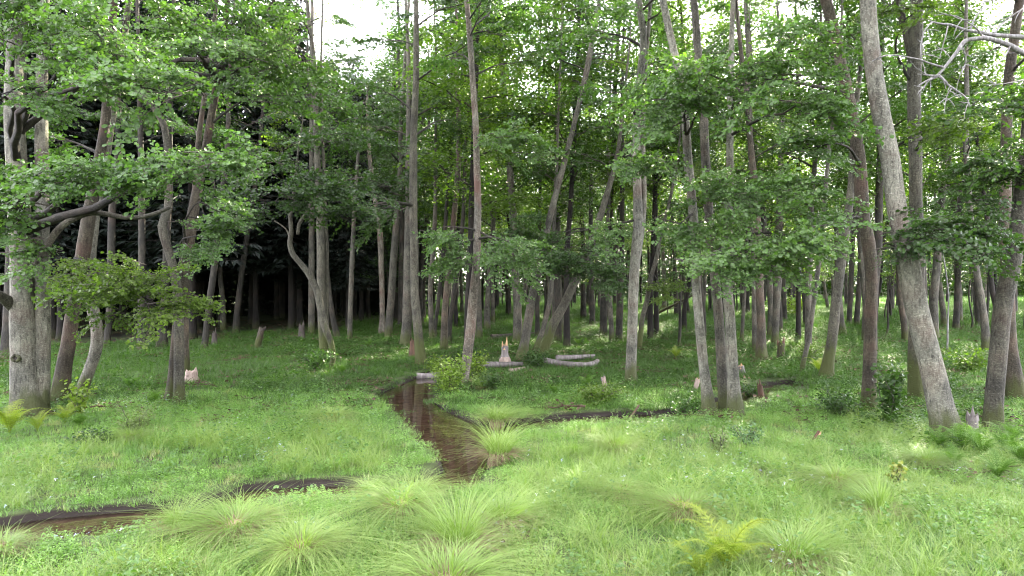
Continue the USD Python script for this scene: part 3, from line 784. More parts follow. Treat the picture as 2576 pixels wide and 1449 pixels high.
tree('mossy', 'strongly leaning trunk covered in green moss above the logs', [(1361, 901, 24), (1376, 860, 24), (1390, 819, 24), (1416, 772, 23), (1439, 723, 21), (1472, 650, 19), (1509, 547, 16), (1529, 480, 15), (1546, 420, 12)], leaf='green', seed=72, H=12,
     crown=(6, 12, 8, 2.2, 6), sprays=[(1450, 650, 22, 1.3, 0.5, 20, 4, 0.9), (1520, 690, 21.5, 0.8, 0.35, 12, 4, 0.85), (1350, 600, 23, 1.2, 0.6, 16, 4.5, 1.0)])
tree('pale', 'stout speckled trunk with a mossy foot in the middle of the clearing edge', [(1586, 962, 29), (1587, 930, 26), (1589, 879, 26), (1592, 779, 25), (1595, 696, 25), (1602, 613, 26), (1606, 560, 26), (1604, 500, 22), (1601, 357, 20), (1602, 268, 18), (1612, 179, 18), (1619, 89, 17), (1608, 18, 17)],
     leaf='grey', seed=73, stems=[[(1604, 650, 13), (1616, 560, 15), (1619, 500, 16), (1616, 357, 15), (1617, 268, 14), (1622, 179, 13), (1632, 60, 10)]], high=TOP, crown=(7, 9.5, 5, 2.0, 5), sprays=[(1660, 250, 15, 1.0, 0.4, 14, 7, 1), (1540, 590, 18, 0.7, 0.25, 7, 4.3, 0.8)])
tree('mossy', 'crooked mossy stem behind the stout speckled trunk', [(1608, 880, 13), (1611, 850, 13), (1615, 806, 12), (1628, 753, 12), (1638, 696, 11), (1652, 646, 10), (1662, 590, 9), (1688, 490, 8)], leaf='warm', seed=74, H=11, crown=(5, 11, 9, 2.2, 6), sprays=[(1665, 730, 26, 0.8, 0.5, 10, 3, 0.9)])
tree('pale', 'pale slender trunk, leftmost of the pale three by the side stream', [(1784, 1047, 34), (1778, 985, 27), (1769, 913, 24), (1763, 850, 24), (1758, 798, 23), (1751, 706, 22), (1748, 613, 22), (1743, 530, 22), (1730, 393, 22), (1723, 286, 20), (1714, 214, 19), (1686, 89, 18), (1671, 18, 18)],
     leaf='grey', seed=75, high=TOP, sprays=[(1730, 570, 13, 0.65, 0.3, 12, 4, 0.8), (1700, 250, 12.6, 0.9, 0.5, 20, 5.5, 0.95), (1620, 400, 13.5, 0.6, 0.3, 8, 5, 0.8)])
tree('grey', 'greenish grey trunk, middle of the three pale trunks by the side stream', [(1822, 1036, 26), (1819, 985, 25), (1815, 913, 25), (1806, 775, 24), (1799, 706, 24), (1784, 580, 23), (1781, 497, 23), (1773, 375, 22), (1768, 268, 21), (1762, 214, 20), (1750, 54, 19)],
     leaf='grey', seed=76, high=TOP, sprays=[(1800, 480, 12.4, 0.6, 0.3, 10, 4.5, 0.8)])
tree('pale', 'pale speckled trunk, rightmost of the pale three by the side stream', [(1850, 1052, 36), (1847, 990, 31), (1843, 936, 28), (1836, 798, 25), (1830, 720, 24), (1833, 637, 23), (1832, 547, 22), (1836, 470, 20), (1836, 357, 17), (1837, 250, 16), (1839, 161, 14), (1842, 50, 12)],
     leaf='grey', seed=77, high=TOP, sprays=[(1890, 640, 11.6, 0.75, 0.38, 20, 3.2, 0.75), (2030, 600, 11.5, 0.65, 0.25, 13, 3.4, 0.75), (1810, 650, 11.3, 0.4, 0.2, 5, 3.4, 0.7), (1900, 490, 11.8, 0.8, 0.22, 12, 4.4, 0.8), (2040, 500, 12, 0.6, 0.22, 8, 4.5, 0.8),
                                             (1880, 200, 11.5, 1.0, 0.3, 15, 5.8, 0.85), (2050, 260, 11.5, 0.7, 0.3, 11, 5.5, 0.85), (2020, 110, 12, 0.8, 0.35, 9, 6.5, 0.85)])
tree('brown', 'upright brown speckled trunk in the middle distance', [(1916, 911, 26), (1915, 850, 22), (1914, 798, 21), (1911, 725, 20), (1907, 600, 19), (1900, 480, 17), (1890, 380, 14)], leaf='green', seed=78, crown=(6.5, 16, 11, 2.8, 6))
tree('grey', 'smooth grey trunk beside the brown mossy stump', [(1950, 868, 17), (1953, 775, 17), (1957, 693, 21), (1960, 580, 18), (1962, 450, 14)], leaf='warm', seed=79, crown=(6.5, 16, 10, 2.8, 6))
tree('mossy', 'mossy-footed trunk leaning right next to the sunlit fern', [(2078, 955, 34), (2084, 905, 27), (2091, 867, 25), (2104, 752, 24), (2116, 660, 23), (2130, 560, 21), (2143, 450, 18), (2150, 300, 14)], leaf='green', seed=80, crown=(6, 16, 11, 2.8, 6))
tree('brown', 'big upright trunk with an S-bend right of the clearing', [(2184, 1038, 40), (2186, 985, 34), (2187, 936, 32), (2189, 844, 31), (2191, 760, 30), (2192, 706, 29), (2185, 614, 32), (2171, 551, 32), (2166, 470, 33), (2161, 408, 33), (2150, 327, 29), (2134, 240, 27), (2118, 171, 26), (2093, 61, 27), (2077, 0, 27)],
     leaf='grey', seed=81, high=TOP, sprays=[(2050, 360, 12.5, 0.7, 0.2, 8, 5.0, 0.8), (2010, 180, 12.5, 0.7, 0.35, 7, 6.5, 0.8), (2120, 560, 13.0, 0.5, 0.3, 6, 4, 0.8)])
tree('pale', 'great pale trunk leaning left, the thickest on the right', [(2385, 1112, 84), (2376, 1060, 66), (2362, 1005, 60), (2352, 960, 57), (2341, 913, 56), (2326, 855, 55), (2311, 798, 54), (2299, 740, 54), (2288, 683, 53), (2279, 637, 50), (2257, 531, 46), (2240, 408, 44), (2216, 286, 42), (2196, 163, 40), (2185, 41, 38), (2183, 0, 38)],
     leaf='green', seed=82, high=TOP, flare=0.45, sprays=[(2300, 590, 11.2, 0.6, 0.25, 12, 3.2, 0.75), (2420, 575, 11.4, 0.7, 0.2, 12, 3.4, 0.75)])
tree('mossy', 'greyish forked trunk behind the great leaning trunk', [(2310, 1012, 46), (2305, 960, 38), (2302, 890, 34), (2306, 760, 30), (2311, 637, 29), (2304, 510, 29), (2302, 347, 31), (2299, 245, 31), (2301, 143, 34), (2306, 41, 28)], leaf='warm', seed=83, high=TOP,
     stems=[[(2296, 150, 18), (2282, 95, 18), (2266, 30, 17), (2258, -20, 16)]], sprays=[(2370, 330, 13.5, 0.5, 0.5, 8, 5.5, 0.9), (2270, 30, 14, 0.5, 0.3, 6, 7, 0.9)])
tree('grey', 'right edge trunk leaning right beside the grey broken stump', [(2497, 1090, 46), (2501, 1000, 41), (2509, 913, 40), (2522, 775, 40), (2541, 683, 40), (2559, 591, 39), (2569, 500, 36), (2582, 380, 33), (2596, 200, 29)], leaf='green', seed=84, high=TOP,
     sprays=[(2500, 420, 11.8, 0.7, 0.5, 14, 4.5, 0.85), (2540, 250, 12, 0.6, 0.4, 9, 5.5, 0.9), (2480, 600, 11.4, 0.4, 0.2, 5, 3.5, 0.7)])
tree('brown', 'brown trunk behind the right edge trunk, with a sunlit upper stem', [(2555, 1008, 46), (2548, 930, 36), (2541, 867, 30), (2534, 700, 27), (2528, 531, 26), (2532, 327, 24), (2538, 204, 24), (2556, 61, 22)], leaf='green', seed=85, high=TOP, crown=(7, 9, 3, 1.8, 5))

# ------------------------------------------------------------------ forest behind: kinds built once, then copied
def loose_crown(rng, centres, n_each, spread, leaf, shape=LEAF2):
    c = np.repeat(centres, n_each, 0)
    o = rng.normal(0, 1, c.shape) * np.asarray(spread)
    p = c + o
    n = len(p)
    a = rng.random(n) * 6.283
    ax = np.stack([np.cos(a), np.sin(a), rng.normal(-0.15, 0.35, n)], 1)
    no = np.stack([rng.normal(0, 0.75, n), rng.normal(0, 0.75, n), 0.75 * np.ones(n)], 1)
    return leaves(p, ax, no, leaf * rng.uniform(0.7, 1.3, n), shape)


FAR_KINDS = []
for k in range(9):
    rng = np.random.default_rng(500 + k)
    root = proto_class(f'far_alder_kind_{k:03d}')
    H = rng.uniform(16, 21)
    zz = np.linspace(-0.2, H, 14)
    lean = rng.normal(0, 0.05, 2)
    P = np.stack([lean[0] * zz + rng.normal(0, 0.08, 14).cumsum() * 0.5, lean[1] * zz + rng.normal(0, 0.08, 14).cumsum() * 0.5, zz], 1)
    P[0] = P[1] * [1, 1, 0] + [0, 0, -0.2]
    P -= np.array([P[0][0], P[0][1], 0])
    r0 = rng.uniform(0.10, 0.18)
    R = np.interp(zz, [-0.2, 0.5, H * 0.6, H], [r0 * 1.25, r0, r0 * 0.6, 0.02])
    Q, S = resample(P, R, 0.35)
    part(root, 'trunk', tube(Q, S, 9, 0.06, k, 3, 0.25), BARK[('dark', 'spruce', 'grey')[k % 3]], smooth=True)
    cs, limbs = [], []
    z0 = rng.uniform(5.0, 8.0)
    for n in range(20):
        z = z0 + (H - z0) * (n + rng.random()) / 20
        p0 = np.array([np.interp(z, Q[:, 2], Q[:, c]) for c in range(3)])
        a, e = n * 2.4 + rng.normal(0, 0.4), rng.uniform(0.15, 0.6)
        L = (2.9 - 1.9 * (z - z0) / (H - z0)) * rng.uniform(0.6, 1.15)
        p1 = p0 + L * np.array([math.cos(a) * math.cos(e), math.sin(a) * math.cos(e), math.sin(e)])
        C = limb_curve(p0, p1, rng)
        limbs.append(tube(C, np.linspace(0.045, 0.01, 8), 4, cap=False))
        for u in np.arange(0.35, 1.01, 0.6 / max(1, L)):
            cs.append(C[min(7, int(u * 7))] + rng.normal(0, 0.2, 3))
    part(root, 'limbs', cat_mesh(limbs), BARK['dark'], smooth=True)
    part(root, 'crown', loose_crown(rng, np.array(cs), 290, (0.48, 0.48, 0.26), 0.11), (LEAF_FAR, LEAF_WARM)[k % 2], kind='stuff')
    FAR_KINDS.append(str(root.GetPath()))

YOUNG_KINDS = []
for k in range(4):
    rng = np.random.default_rng(560 + k)
    root = proto_class(f'young_tree_kind_{k:03d}')
    H = rng.uniform(5.5, 8)
    zz = np.linspace(-0.2, H, 9)
    P = np.stack([rng.normal(0, 0.1, 9).cumsum(), rng.normal(0, 0.1, 9).cumsum(), zz], 1)
    P -= np.array([P[0][0], P[0][1], 0])
    Q, S = resample(P, np.interp(zz, [0, H], [0.055, 0.01]), 0.3)
    part(root, 'trunk', tube(Q, S, 7, 0.05, k), BARK['dark'], smooth=True)
    cs, limbs = [], []
    z0 = rng.uniform(2.0, 3.0)
    for n in range(15):
        z = z0 + (H - z0) * (n + rng.random()) / 15
        p0 = np.array([np.interp(z, Q[:, 2], Q[:, c]) for c in range(3)])
        a, e = n * 2.4 + rng.normal(0, 0.4), rng.uniform(0.0, 0.45)
        L = (2.3 - 1.4 * (z - z0) / (H - z0)) * rng.uniform(0.6, 1.2)
        C = limb_curve(p0, p0 + L * np.array([math.cos(a) * math.cos(e), math.sin(a) * math.cos(e), math.sin(e)]), rng)
        limbs.append(tube(C, np.linspace(0.022, 0.007, 8), 4, cap=False))
        for u in np.arange(0.35, 1.01, 0.45 / max(0.7, L)):
            cs.append(C[min(7, int(u * 7))] + rng.normal(0, 0.1, 3))
    part(root, 'limbs', cat_mesh(limbs), BARK['dark'], smooth=True)
    part(root, 'crown', loose_crown(rng, np.array(cs), 75, (0.30, 0.30, 0.10), 0.085), (LEAF_GREEN, LEAF_WARM)[k % 2], kind='stuff')
    YOUNG_KINDS.append(str(root.GetPath()))

SPRUCE_KINDS = []
for k in range(5):
    rng = np.random.default_rng(600 + k)
    root = proto_class(f'spruce_kind_{k:03d}')
    H = rng.uniform(17, 22)
    zz = np.linspace(-0.2, H, 12)
    P = np.stack([rng.normal(0, 0.03, 12).cumsum(), rng.normal(0, 0.03, 12).cumsum(), zz], 1)
    P -= np.array([P[0][0], P[0][1], 0])
    Q, S = resample(P, np.interp(zz, [0, 1, H], [0.21, 0.16, 0.015]), 0.5)
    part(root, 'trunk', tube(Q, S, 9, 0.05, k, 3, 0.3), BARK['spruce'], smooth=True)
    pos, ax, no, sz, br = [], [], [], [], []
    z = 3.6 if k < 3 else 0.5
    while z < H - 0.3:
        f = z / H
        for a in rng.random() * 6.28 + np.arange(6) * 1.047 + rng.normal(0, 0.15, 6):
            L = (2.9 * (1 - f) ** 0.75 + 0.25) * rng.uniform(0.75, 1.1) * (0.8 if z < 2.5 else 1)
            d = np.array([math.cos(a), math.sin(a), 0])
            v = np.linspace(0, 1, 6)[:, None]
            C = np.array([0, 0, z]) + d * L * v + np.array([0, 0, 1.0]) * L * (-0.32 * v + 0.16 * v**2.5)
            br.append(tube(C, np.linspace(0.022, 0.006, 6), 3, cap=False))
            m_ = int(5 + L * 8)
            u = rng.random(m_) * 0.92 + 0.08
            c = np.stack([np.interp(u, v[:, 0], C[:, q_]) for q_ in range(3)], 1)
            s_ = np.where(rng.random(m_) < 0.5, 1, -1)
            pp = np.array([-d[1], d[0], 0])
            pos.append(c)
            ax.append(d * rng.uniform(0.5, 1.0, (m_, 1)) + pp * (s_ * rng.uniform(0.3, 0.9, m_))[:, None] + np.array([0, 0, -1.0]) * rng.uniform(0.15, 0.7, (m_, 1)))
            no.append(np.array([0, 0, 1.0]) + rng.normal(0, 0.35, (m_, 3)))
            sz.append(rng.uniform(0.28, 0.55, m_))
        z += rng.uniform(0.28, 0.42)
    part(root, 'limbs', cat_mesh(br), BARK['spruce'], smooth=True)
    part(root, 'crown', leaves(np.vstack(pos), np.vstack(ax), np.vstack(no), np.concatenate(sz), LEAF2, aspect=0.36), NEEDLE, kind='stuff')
    SPRUCE_KINDS.append(str(root.GetPath()))

rng = np.random.default_rng(77)
placed = list(BASES)


def free(x, y, gap):
    return all((x - a) ** 2 + (y - b) ** 2 > gap * gap for a, b in placed)


MARKS = [(70, 'big double-stemmed alder'), (435, 'straight brownish trunk leaning right'), (832, 'S-shaped trunk'), (1020, 'thick double stems'), (1169, 'pale peeling trunk'), (1311, 'stout trunk by the gnawed stump'), (1400, 'strongly leaning mossy trunk'),
         (1586, 'stout speckled trunk'), (1784, 'leftmost pale trunk of three'), (1850, 'rightmost pale trunk of three'), (1916, 'upright brown speckled trunk'), (2078, 'mossy-footed leaning trunk'), (2184, 'big S-bend trunk'), (2350, 'great leaning trunk'), (2497, 'right edge trunk')]
ORD = ['nearest', 'second', 'third', 'fourth', 'fifth', 'sixth', 'seventh', 'eighth']
SEEN = {}


def far_label(x, y, what, limit, rest):
    """its label, told from the marked tree it is seen beside; far ones share one"""
    px = CX + FPX * x / y
    if y > limit or abs(px - CX) > 1300:
        return rest
    mx, mark = min(MARKS, key=lambda m_: abs(m_[0] - px))
    sd = 'left' if px < mx else 'right'
    k_ = SEEN[(what, mark, sd)] = SEEN.get((what, mark, sd), -1) + 1
    return f'{what}, {ORD[k_]} one back {sd} of the {mark}' if k_ < len(ORD) else rest


SUNNY = [((13, 19), (24, 41)), ((5.8, 24), (17, 46)), ((11, 24), (22, 46))]


def sunny(x, y):
    """gaps in the canopy through which the sun reaches the floor"""
    return y > 32 and any(shapely.distance(shapely.Point(x, y), LineString(c_)) < 1.7 for c_ in SUNNY)


spots = [(-0.255 * 55, 55, 0.4, np.array([1, 1, 1.0])), (-0.22 * 60, 60, 1.4, np.array([1, 1, 1.0])), (-0.285 * 50, 50, 2.4, np.array([1, 1, 0.95])), (-0.235 * 68, 68, 2.0, np.array([1.1, 1.1, 1.1]))]
for _ in range(5000):      # alders behind
    if len(spots) >= 190:
        break
    y = 24 + 68 * rng.random() ** 0.9
    a = rng.uniform(-0.85, 0.85)
    x = a * y
    if not free(x, y, 1.9 if y < 45 else 2.3) or water_distance(np.array([x]), np.array([y]))[0] < 0.8:
        continue
    if a < -0.30 and y > 24 and rng.random() < 0.9:
        continue
    if abs(a + 0.235) < 0.055 and y > 20:
        continue
    if sunny(x, y):
        continue
    if a > 0.15 and y > 42 and rng.random() < (0.6 if a > 0.35 else 0.2):
        continue
    placed.append((x, y))
    spots.append((x, y, rng.random() * 6.28, np.array([1, 1, rng.uniform(0.85, 1.1)]) * rng.uniform(0.85, 1.15)))
for n, (x, y, rz, sc_) in enumerate(sorted(spots, key=lambda v_: v_[1])):
    lab = far_label(x, y, ('dark', 'black', 'grey')[n % 9 % 3] + ' forest trunk', 52, 'thin far trunk lost among others deep in the dim forest')
    copy(FAR_KINDS[n % 9], 'alder_tree', lab, 'tree', (x, y, gz(x, y) - 0.02), rz, sc_, 'alders deep in the forest')
n = 0
for _ in range(9000):      # the spruce stand: bare below, closed at its back
    if n >= 190:
        break
    y = 30 + 42 * rng.random()
    a = rng.uniform(-1.0, -0.15)
    x = a * y
    if not free(x, y, 1.55) or (a > -0.42 and y < 36) or (a > -0.24 and y < 42):
        continue
    placed.append((x, y))
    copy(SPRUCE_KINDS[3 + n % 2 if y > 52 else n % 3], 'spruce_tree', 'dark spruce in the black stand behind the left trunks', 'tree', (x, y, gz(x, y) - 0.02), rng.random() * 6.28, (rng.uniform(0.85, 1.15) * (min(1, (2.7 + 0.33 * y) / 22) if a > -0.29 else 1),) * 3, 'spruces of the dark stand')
    n += 1
spots = []
for (px, py, s) in [(1280, 800, 1.0), (1420, 815, 1.0), (1350, 790, 1.2), (1500, 800, 1.1), (1210, 815, 0.9), (1680, 800, 0.9), (1780, 790, 1.0), (2000, 800, 0.9), (2110, 790, 1.0), (2230, 810, 0.9), (2340, 830, 0.9), (2440, 830, 1.0),
                    (1120, 810, 1.0), (1560, 790, 1.1), (980, 830, 0.9), (1850, 795, 1.1), (1050, 800, 1.1), (2540, 820, 1.0), (1440, 780, 1.3), (1640, 775, 1.2), (1740, 770, 1.2)]:
    spots.append((*ground_at(px, py), s))
for _ in range(400):
    if len(spots) >= 75:
        break
    y = 27 + 50 * rng.random()
    a = rng.uniform(-0.17, 0.85)
    x = a * y
    if sunny(x, y) or not free(x, y, 1.5) or water_distance(np.array([x]), np.array([y]))[0] < 1:
        continue
    placed.append((x, y))
    spots.append((x, y, rng.uniform(0.9, 1.5)))
for n, (x, y, s) in enumerate(sorted(spots, key=lambda v_: v_[1])):
    lab = far_label(x, y, 'small leafy tree', 60, 'small leafy understorey tree deep between the far trunks')
    copy(YOUNG_KINDS[n % 4], 'young_tree', lab, 'tree', (x, y, gz(x, y)), rng.random() * 6.28, (s,) * 3, 'understorey trees between the far trunks')
# the wood that goes on behind, one mass
rng = np.random.default_rng(88)
nw = 6000
a = rng.uniform(-0.95, 0.95, nw)
yy = rng.uniform(93, 125, nw)
hh = np.where(a > 0.3, 9.0, 14.0) * (0.6 + 0.8 * meshkit.noise(np.column_stack([a * 14, yy * 0.1, 0 * a]), 5))
cs = np.column_stack([a * yy, yy, hh * rng.random(nw) ** 1.3 + height(a * yy, yy)])
v, f = loose_crown(rng, cs, 36, (1.3, 1.3, 0.9), 0.5)
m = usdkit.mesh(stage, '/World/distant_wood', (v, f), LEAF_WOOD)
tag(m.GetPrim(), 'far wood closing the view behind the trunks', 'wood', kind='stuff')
# unseen wood added behind the camera to keep low light off the trunks
rng = np.random.default_rng(89)
nw = 1700
a = rng.uniform(-1.25, 1.25, nw)
rad = rng.uniform(24, 36, nw)
hh = 18 * (0.7 + 0.5 * meshkit.noise(np.column_stack([a * 9, rad * 0.1, 0 * a]), 6))
cs = np.column_stack([np.sin(a) * rad, -np.cos(a) * rad + 6, hh * rng.random(nw) + 0.5])
v, f = loose_crown(rng, cs, 34, (1.2, 1.2, 0.8), 0.42)
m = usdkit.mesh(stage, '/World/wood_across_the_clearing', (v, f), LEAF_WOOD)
tag(m.GetPrim(), 'unseen wood added behind the camera to block low light', 'wood', kind='stuff')

# ------------------------------------------------------------------ deadwood
CLEAR = []


def log(label, pts, w, mat_, z_up=0.0, name='fallen_log', cat='log', seed=0, Y=None, rough=0.2, parts=(), taper=0.72):
    """a fallen stem lying through the traced points"""
    P = []
    for px, py in pts:
        g = ground_at(px, py)
        P.append([g[0], g[1], gz(*g) + z_up + w * 0.38])
        CLEAR.append((g[0], g[1] - 0.5, 1.0))
        CLEAR.append((g[0] + 0.6, g[1] - 1.0, 1.0))
    P = np.array(P)
    if Y is not None:
        P = np.array([at(px, py, yy) for (px, py), yy in zip(pts, Y)])
    o = P[0].copy()
    t = thing(name, label, cat, o)
    Q, S = resample(P - o, np.linspace(w / 2, w / 2 * taper, len(P)), max(0.05, w * 0.5))
    rng = np.random.default_rng(seed)
    part(t, 'stem', tube(Q, S, 12, rough, seed, 5, top=rng.uniform(0, 0.5, 12) * w), mat_, smooth=45)
    for kind, pp, ww, mm in parts:
        R_ = np.array([at(px, py, yy) for px, py, yy in pp]) - o
        part(t, kind, tube(*resample(R_, np.linspace(ww / 2, ww / 5, len(R_)), 0.08), 7, 0.1, seed + 3), mm, smooth=True)
    return t


def stump(label, px, py, w, h, body, top_mat=None, seed=0, lean=(0, 0), base=1.35, splint=0.3, chew=False, name='broken_stump', cat='stump', split=0.7):
    g = ground_at(px, py)
    z = gz(*g)
    CLEAR.append((g[0], g[1] - 0.5, 0.9))
    t = thing(name, label, cat, (g[0], g[1], z))
    rng = np.random.default_rng(900 + seed)
    hs = np.linspace(-0.12, h * split, 10)
    P = np.stack([lean[0] * hs, lean[1] * hs, hs], 1)
    R = np.interp(hs, [-0.12, 0.06, h * 0.35, h], [w / 2 * base, w / 2 * base * 0.93, w / 2, w / 2 * 0.9])
    sides = 16
    if chew:       # a mound of gnawed wood below a narrow splintered shaft
        R = np.interp(hs, [-0.12, 0.02, h * 0.2, h * 0.34, h * 0.42, h], [w * 0.5, w * 0.58, w * 0.54, w * 0.38, w * 0.33, w * 0.34])
        part(t, 'gnawed_foot', tube(P[:6], R[:6] * 1.01, sides, 0.10, seed, 9), WOOD_CHEWED, smooth=50)
        P2, R2 = P[4:], R[4:]
    else:
        P2, R2 = P, R
    part(t, 'shaft', tube(P2, R2, sides, 0.10, seed, 5, 0 if chew else 0.2, top=rng.uniform(0, 1, sides) * splint * h * 0.4), body, smooth=40)
    # splinters that stand up out of the break, each a blade of its own
    c = P[-1]
    d = np.array([lean[0], lean[1], 1.0])
    for k in range(5):
        a = k * 1.3 + rng.random()
        rr = R[-1] * rng.uniform(0.25, 0.85)
        b = c + np.array([math.cos(a) * rr, math.sin(a) * rr, -0.05])
        L = h * (1 - split) * (1.35, 0.5, 0.85, 0.3, 0.6)[k] + 0.03
        tip = b + d * L + np.array([math.cos(a) * 0.2, math.sin(a) * 0.2, 0]) * R[-1]
        part(t, 'splinter', tube(np.array([b, (b + tip) / 2, tip]), np.array([0.5, 0.32, 0.05]) * R[-1], 6, 0.25, k + seed, 12), top_mat or body, smooth=False)
    return t


stump('gnawed pale stump with an orange splintered top beside the stout leaning trunk', 1270, 916, 0.34, 0.8, WOOD_GREY, WOOD_FRESH, 1, chew=True, split=0.66)
stump('rust-red rotten stump at the foot of the thick double stems', 1040, 900, 0.26, 0.75, WOOD_RED, WOOD_RED, 2, base=1.5)
stump('grey pointed stump next to the right edge trunk', 2447, 1098, 0.18, 0.52, WOOD_GREY, WOOD_GREY, 3, base=1.2, lean=(-0.04, 0))
stump('brown mossy stump before the smooth grey trunk', 1964, 900, 0.24, 0.68, MOSSY_WOOD, WOOD_RED, 4, base=1.3)
stump('dim stump in the black spruce shade behind the S-shaped trunk', 759, 858, 0.27, 0.8, WOOD_DARK, WOOD_DARK, 5)
stump('pale splintered stump hugging the reddish trunk', 482, 962, 0.3, 0.38, WOOD_CHEWED, WOOD_CHEWED, 6, base=1.4)
stump('dark stump beside the slanting trunk in the spruce shade', 540, 872, 0.2, 0.7, WOOD_DARK, WOOD_DARK, 7)
stump('pinkish weathered stake standing in the herbs on the side stream bank', 1526, 1000, 0.11, 0.46, WOOD_CHEWED, WOOD_GREY, 8, base=1.0, lean=(-0.18, 0), split=0.85, name='wooden_stake', cat='stake')
stump('small pale broken stump beside the leftmost pale trunk', 1748, 985, 0.11, 0.34, WOOD_CHEWED, WOOD_FRESH, 9, base=1.0, lean=(0.3, 0))
stump('rusty stump standing in the side stream', 1916, 998, 0.13, 0.5, WOOD_RED, WOOD_RED, 10, base=1.2, lean=(-0.12, 0))
stump('low stump with an orange cut face in the grass', 1866, 938, 0.2, 0.28, WOOD_GREY, WOOD_FRESH, 11, base=1.1, lean=(-0.2, 0))
stump('little dead stick poking out of the meadow grass', 2042, 1122, 0.045, 0.2, WOOD_RED, WOOD_FRESH, 12, base=1.0, lean=(0.6, 0), split=0.9, name='dead_stick', cat='stick')
stump('broken leaning snag at the edge of the spruce shade', 646, 882, 0.24, 0.85, BARK['brown'], WOOD_DARK, 13, base=1.0, lean=(0.26, 0), split=0.9, name='broken_snag', cat='snag')

log('long pale log lying left of the stout speckled trunk', [(1366, 916), (1410, 924), (1462, 931), (1502, 919)], 0.21, WOOD_GREY, z_up=0.05, seed=1)
log('grey log lying behind the long pale log', [(1402, 912), (1450, 909), (1492, 908)], 0.19, WOOD_GREY, z_up=0.05, seed=2)
log('pale log bridging the stream bend', [(1048, 944), (1085, 943), (1120, 938), (1160, 934)], 0.2, WOOD_GREY, z_up=0.04, seed=3)
log('slim grey log in the grass before the gnawed stump', [(1205, 934), (1250, 930), (1310, 926)], 0.20, WOOD_GREY, z_up=0.08, seed=4)
log('short pale log beside the slim grey log', [(1284, 938), (1318, 931)], 0.17, WOOD_CHEWED, seed=5)
log('dark rotten log lying beyond the gnawed stump', [(1236, 856), (1300, 851), (1340, 846)], 0.26, WOOD_DARK, seed=6)
log('rust-coloured stick slanting out of the side stream', [(1582, 1056), (1607, 1020)], 0.05, WOOD_RED, Y=[13.2, 13.9], seed=7, name='dead_stick', cat='stick')
log('dark mossy fallen branch slanting up to the right', [(1618, 812), (1665, 782), (1698, 766), (1740, 744)], 0.22, MOSSY_WOOD, Y=[43, 42, 41, 40.5], seed=8, name='fallen_branch', cat='branch', taper=0.45,
    parts=[('twig', [(1665, 782, 42), (1690, 775, 41.8), (1712, 772, 41.6)], 0.08, MOSSY_WOOD), ('twig', [(1640, 798, 42.6), (1665, 770, 42.6), (1680, 740, 42.4)], 0.09, MOSSY_WOOD)])
log('thin pale dead pole standing right of the great leaning trunk', [(2383, 890), (2384, 820), (2386, 752), (2380, 690), (2372, 640)], 0.07, LICHEN, Y=[25.4, 25.4, 25.4, 25.3, 25.2], seed=9, name='dead_pole', cat='dead tree', taper=0.5)

# the dead lichened limb that reaches in at the upper right, on a tree beyond the edge
t = thing('dead_tree', 'dead tree with bare lichen-white branches reaching in at the upper right corner', 'tree', (8.6, 9.6, gz(8.6, 9.6)))
o = np.array([8.6, 9.6, gz(8.6, 9.6)])
tp = np.array([[0, 0, -0.2], [0.05, 0, 1], [0.0, 0.05, 3], [-0.1, 0, 5.3], [-0.05, 0.1, 7.5], [0.0, 0.1, 9]])
part(t, 'trunk', tube(*resample(tp, np.array([0.2, 0.17, 0.15, 0.13, 0.09, 0.03]), 0.2), 14, 0.06, 4, 3, 0.3), BARK['grey'], smooth=True)
rng = np.random.default_rng(44)


def dead(pts, w0, w1, kind='dead_limb', m_=LICHEN, rough=0.16):
    P = np.array([p if len(p) == 3 and p[1] > 5 and p[0] < 30 and abs(p[2]) < 12 and False else at(*p) for p in pts]) - o
    part(t, kind, tube(*resample(P, np.linspace(w0 / 2, w1 / 2, len(P)), 0.05), 7, rough, rng.integers(50), 14), m_, smooth=True)


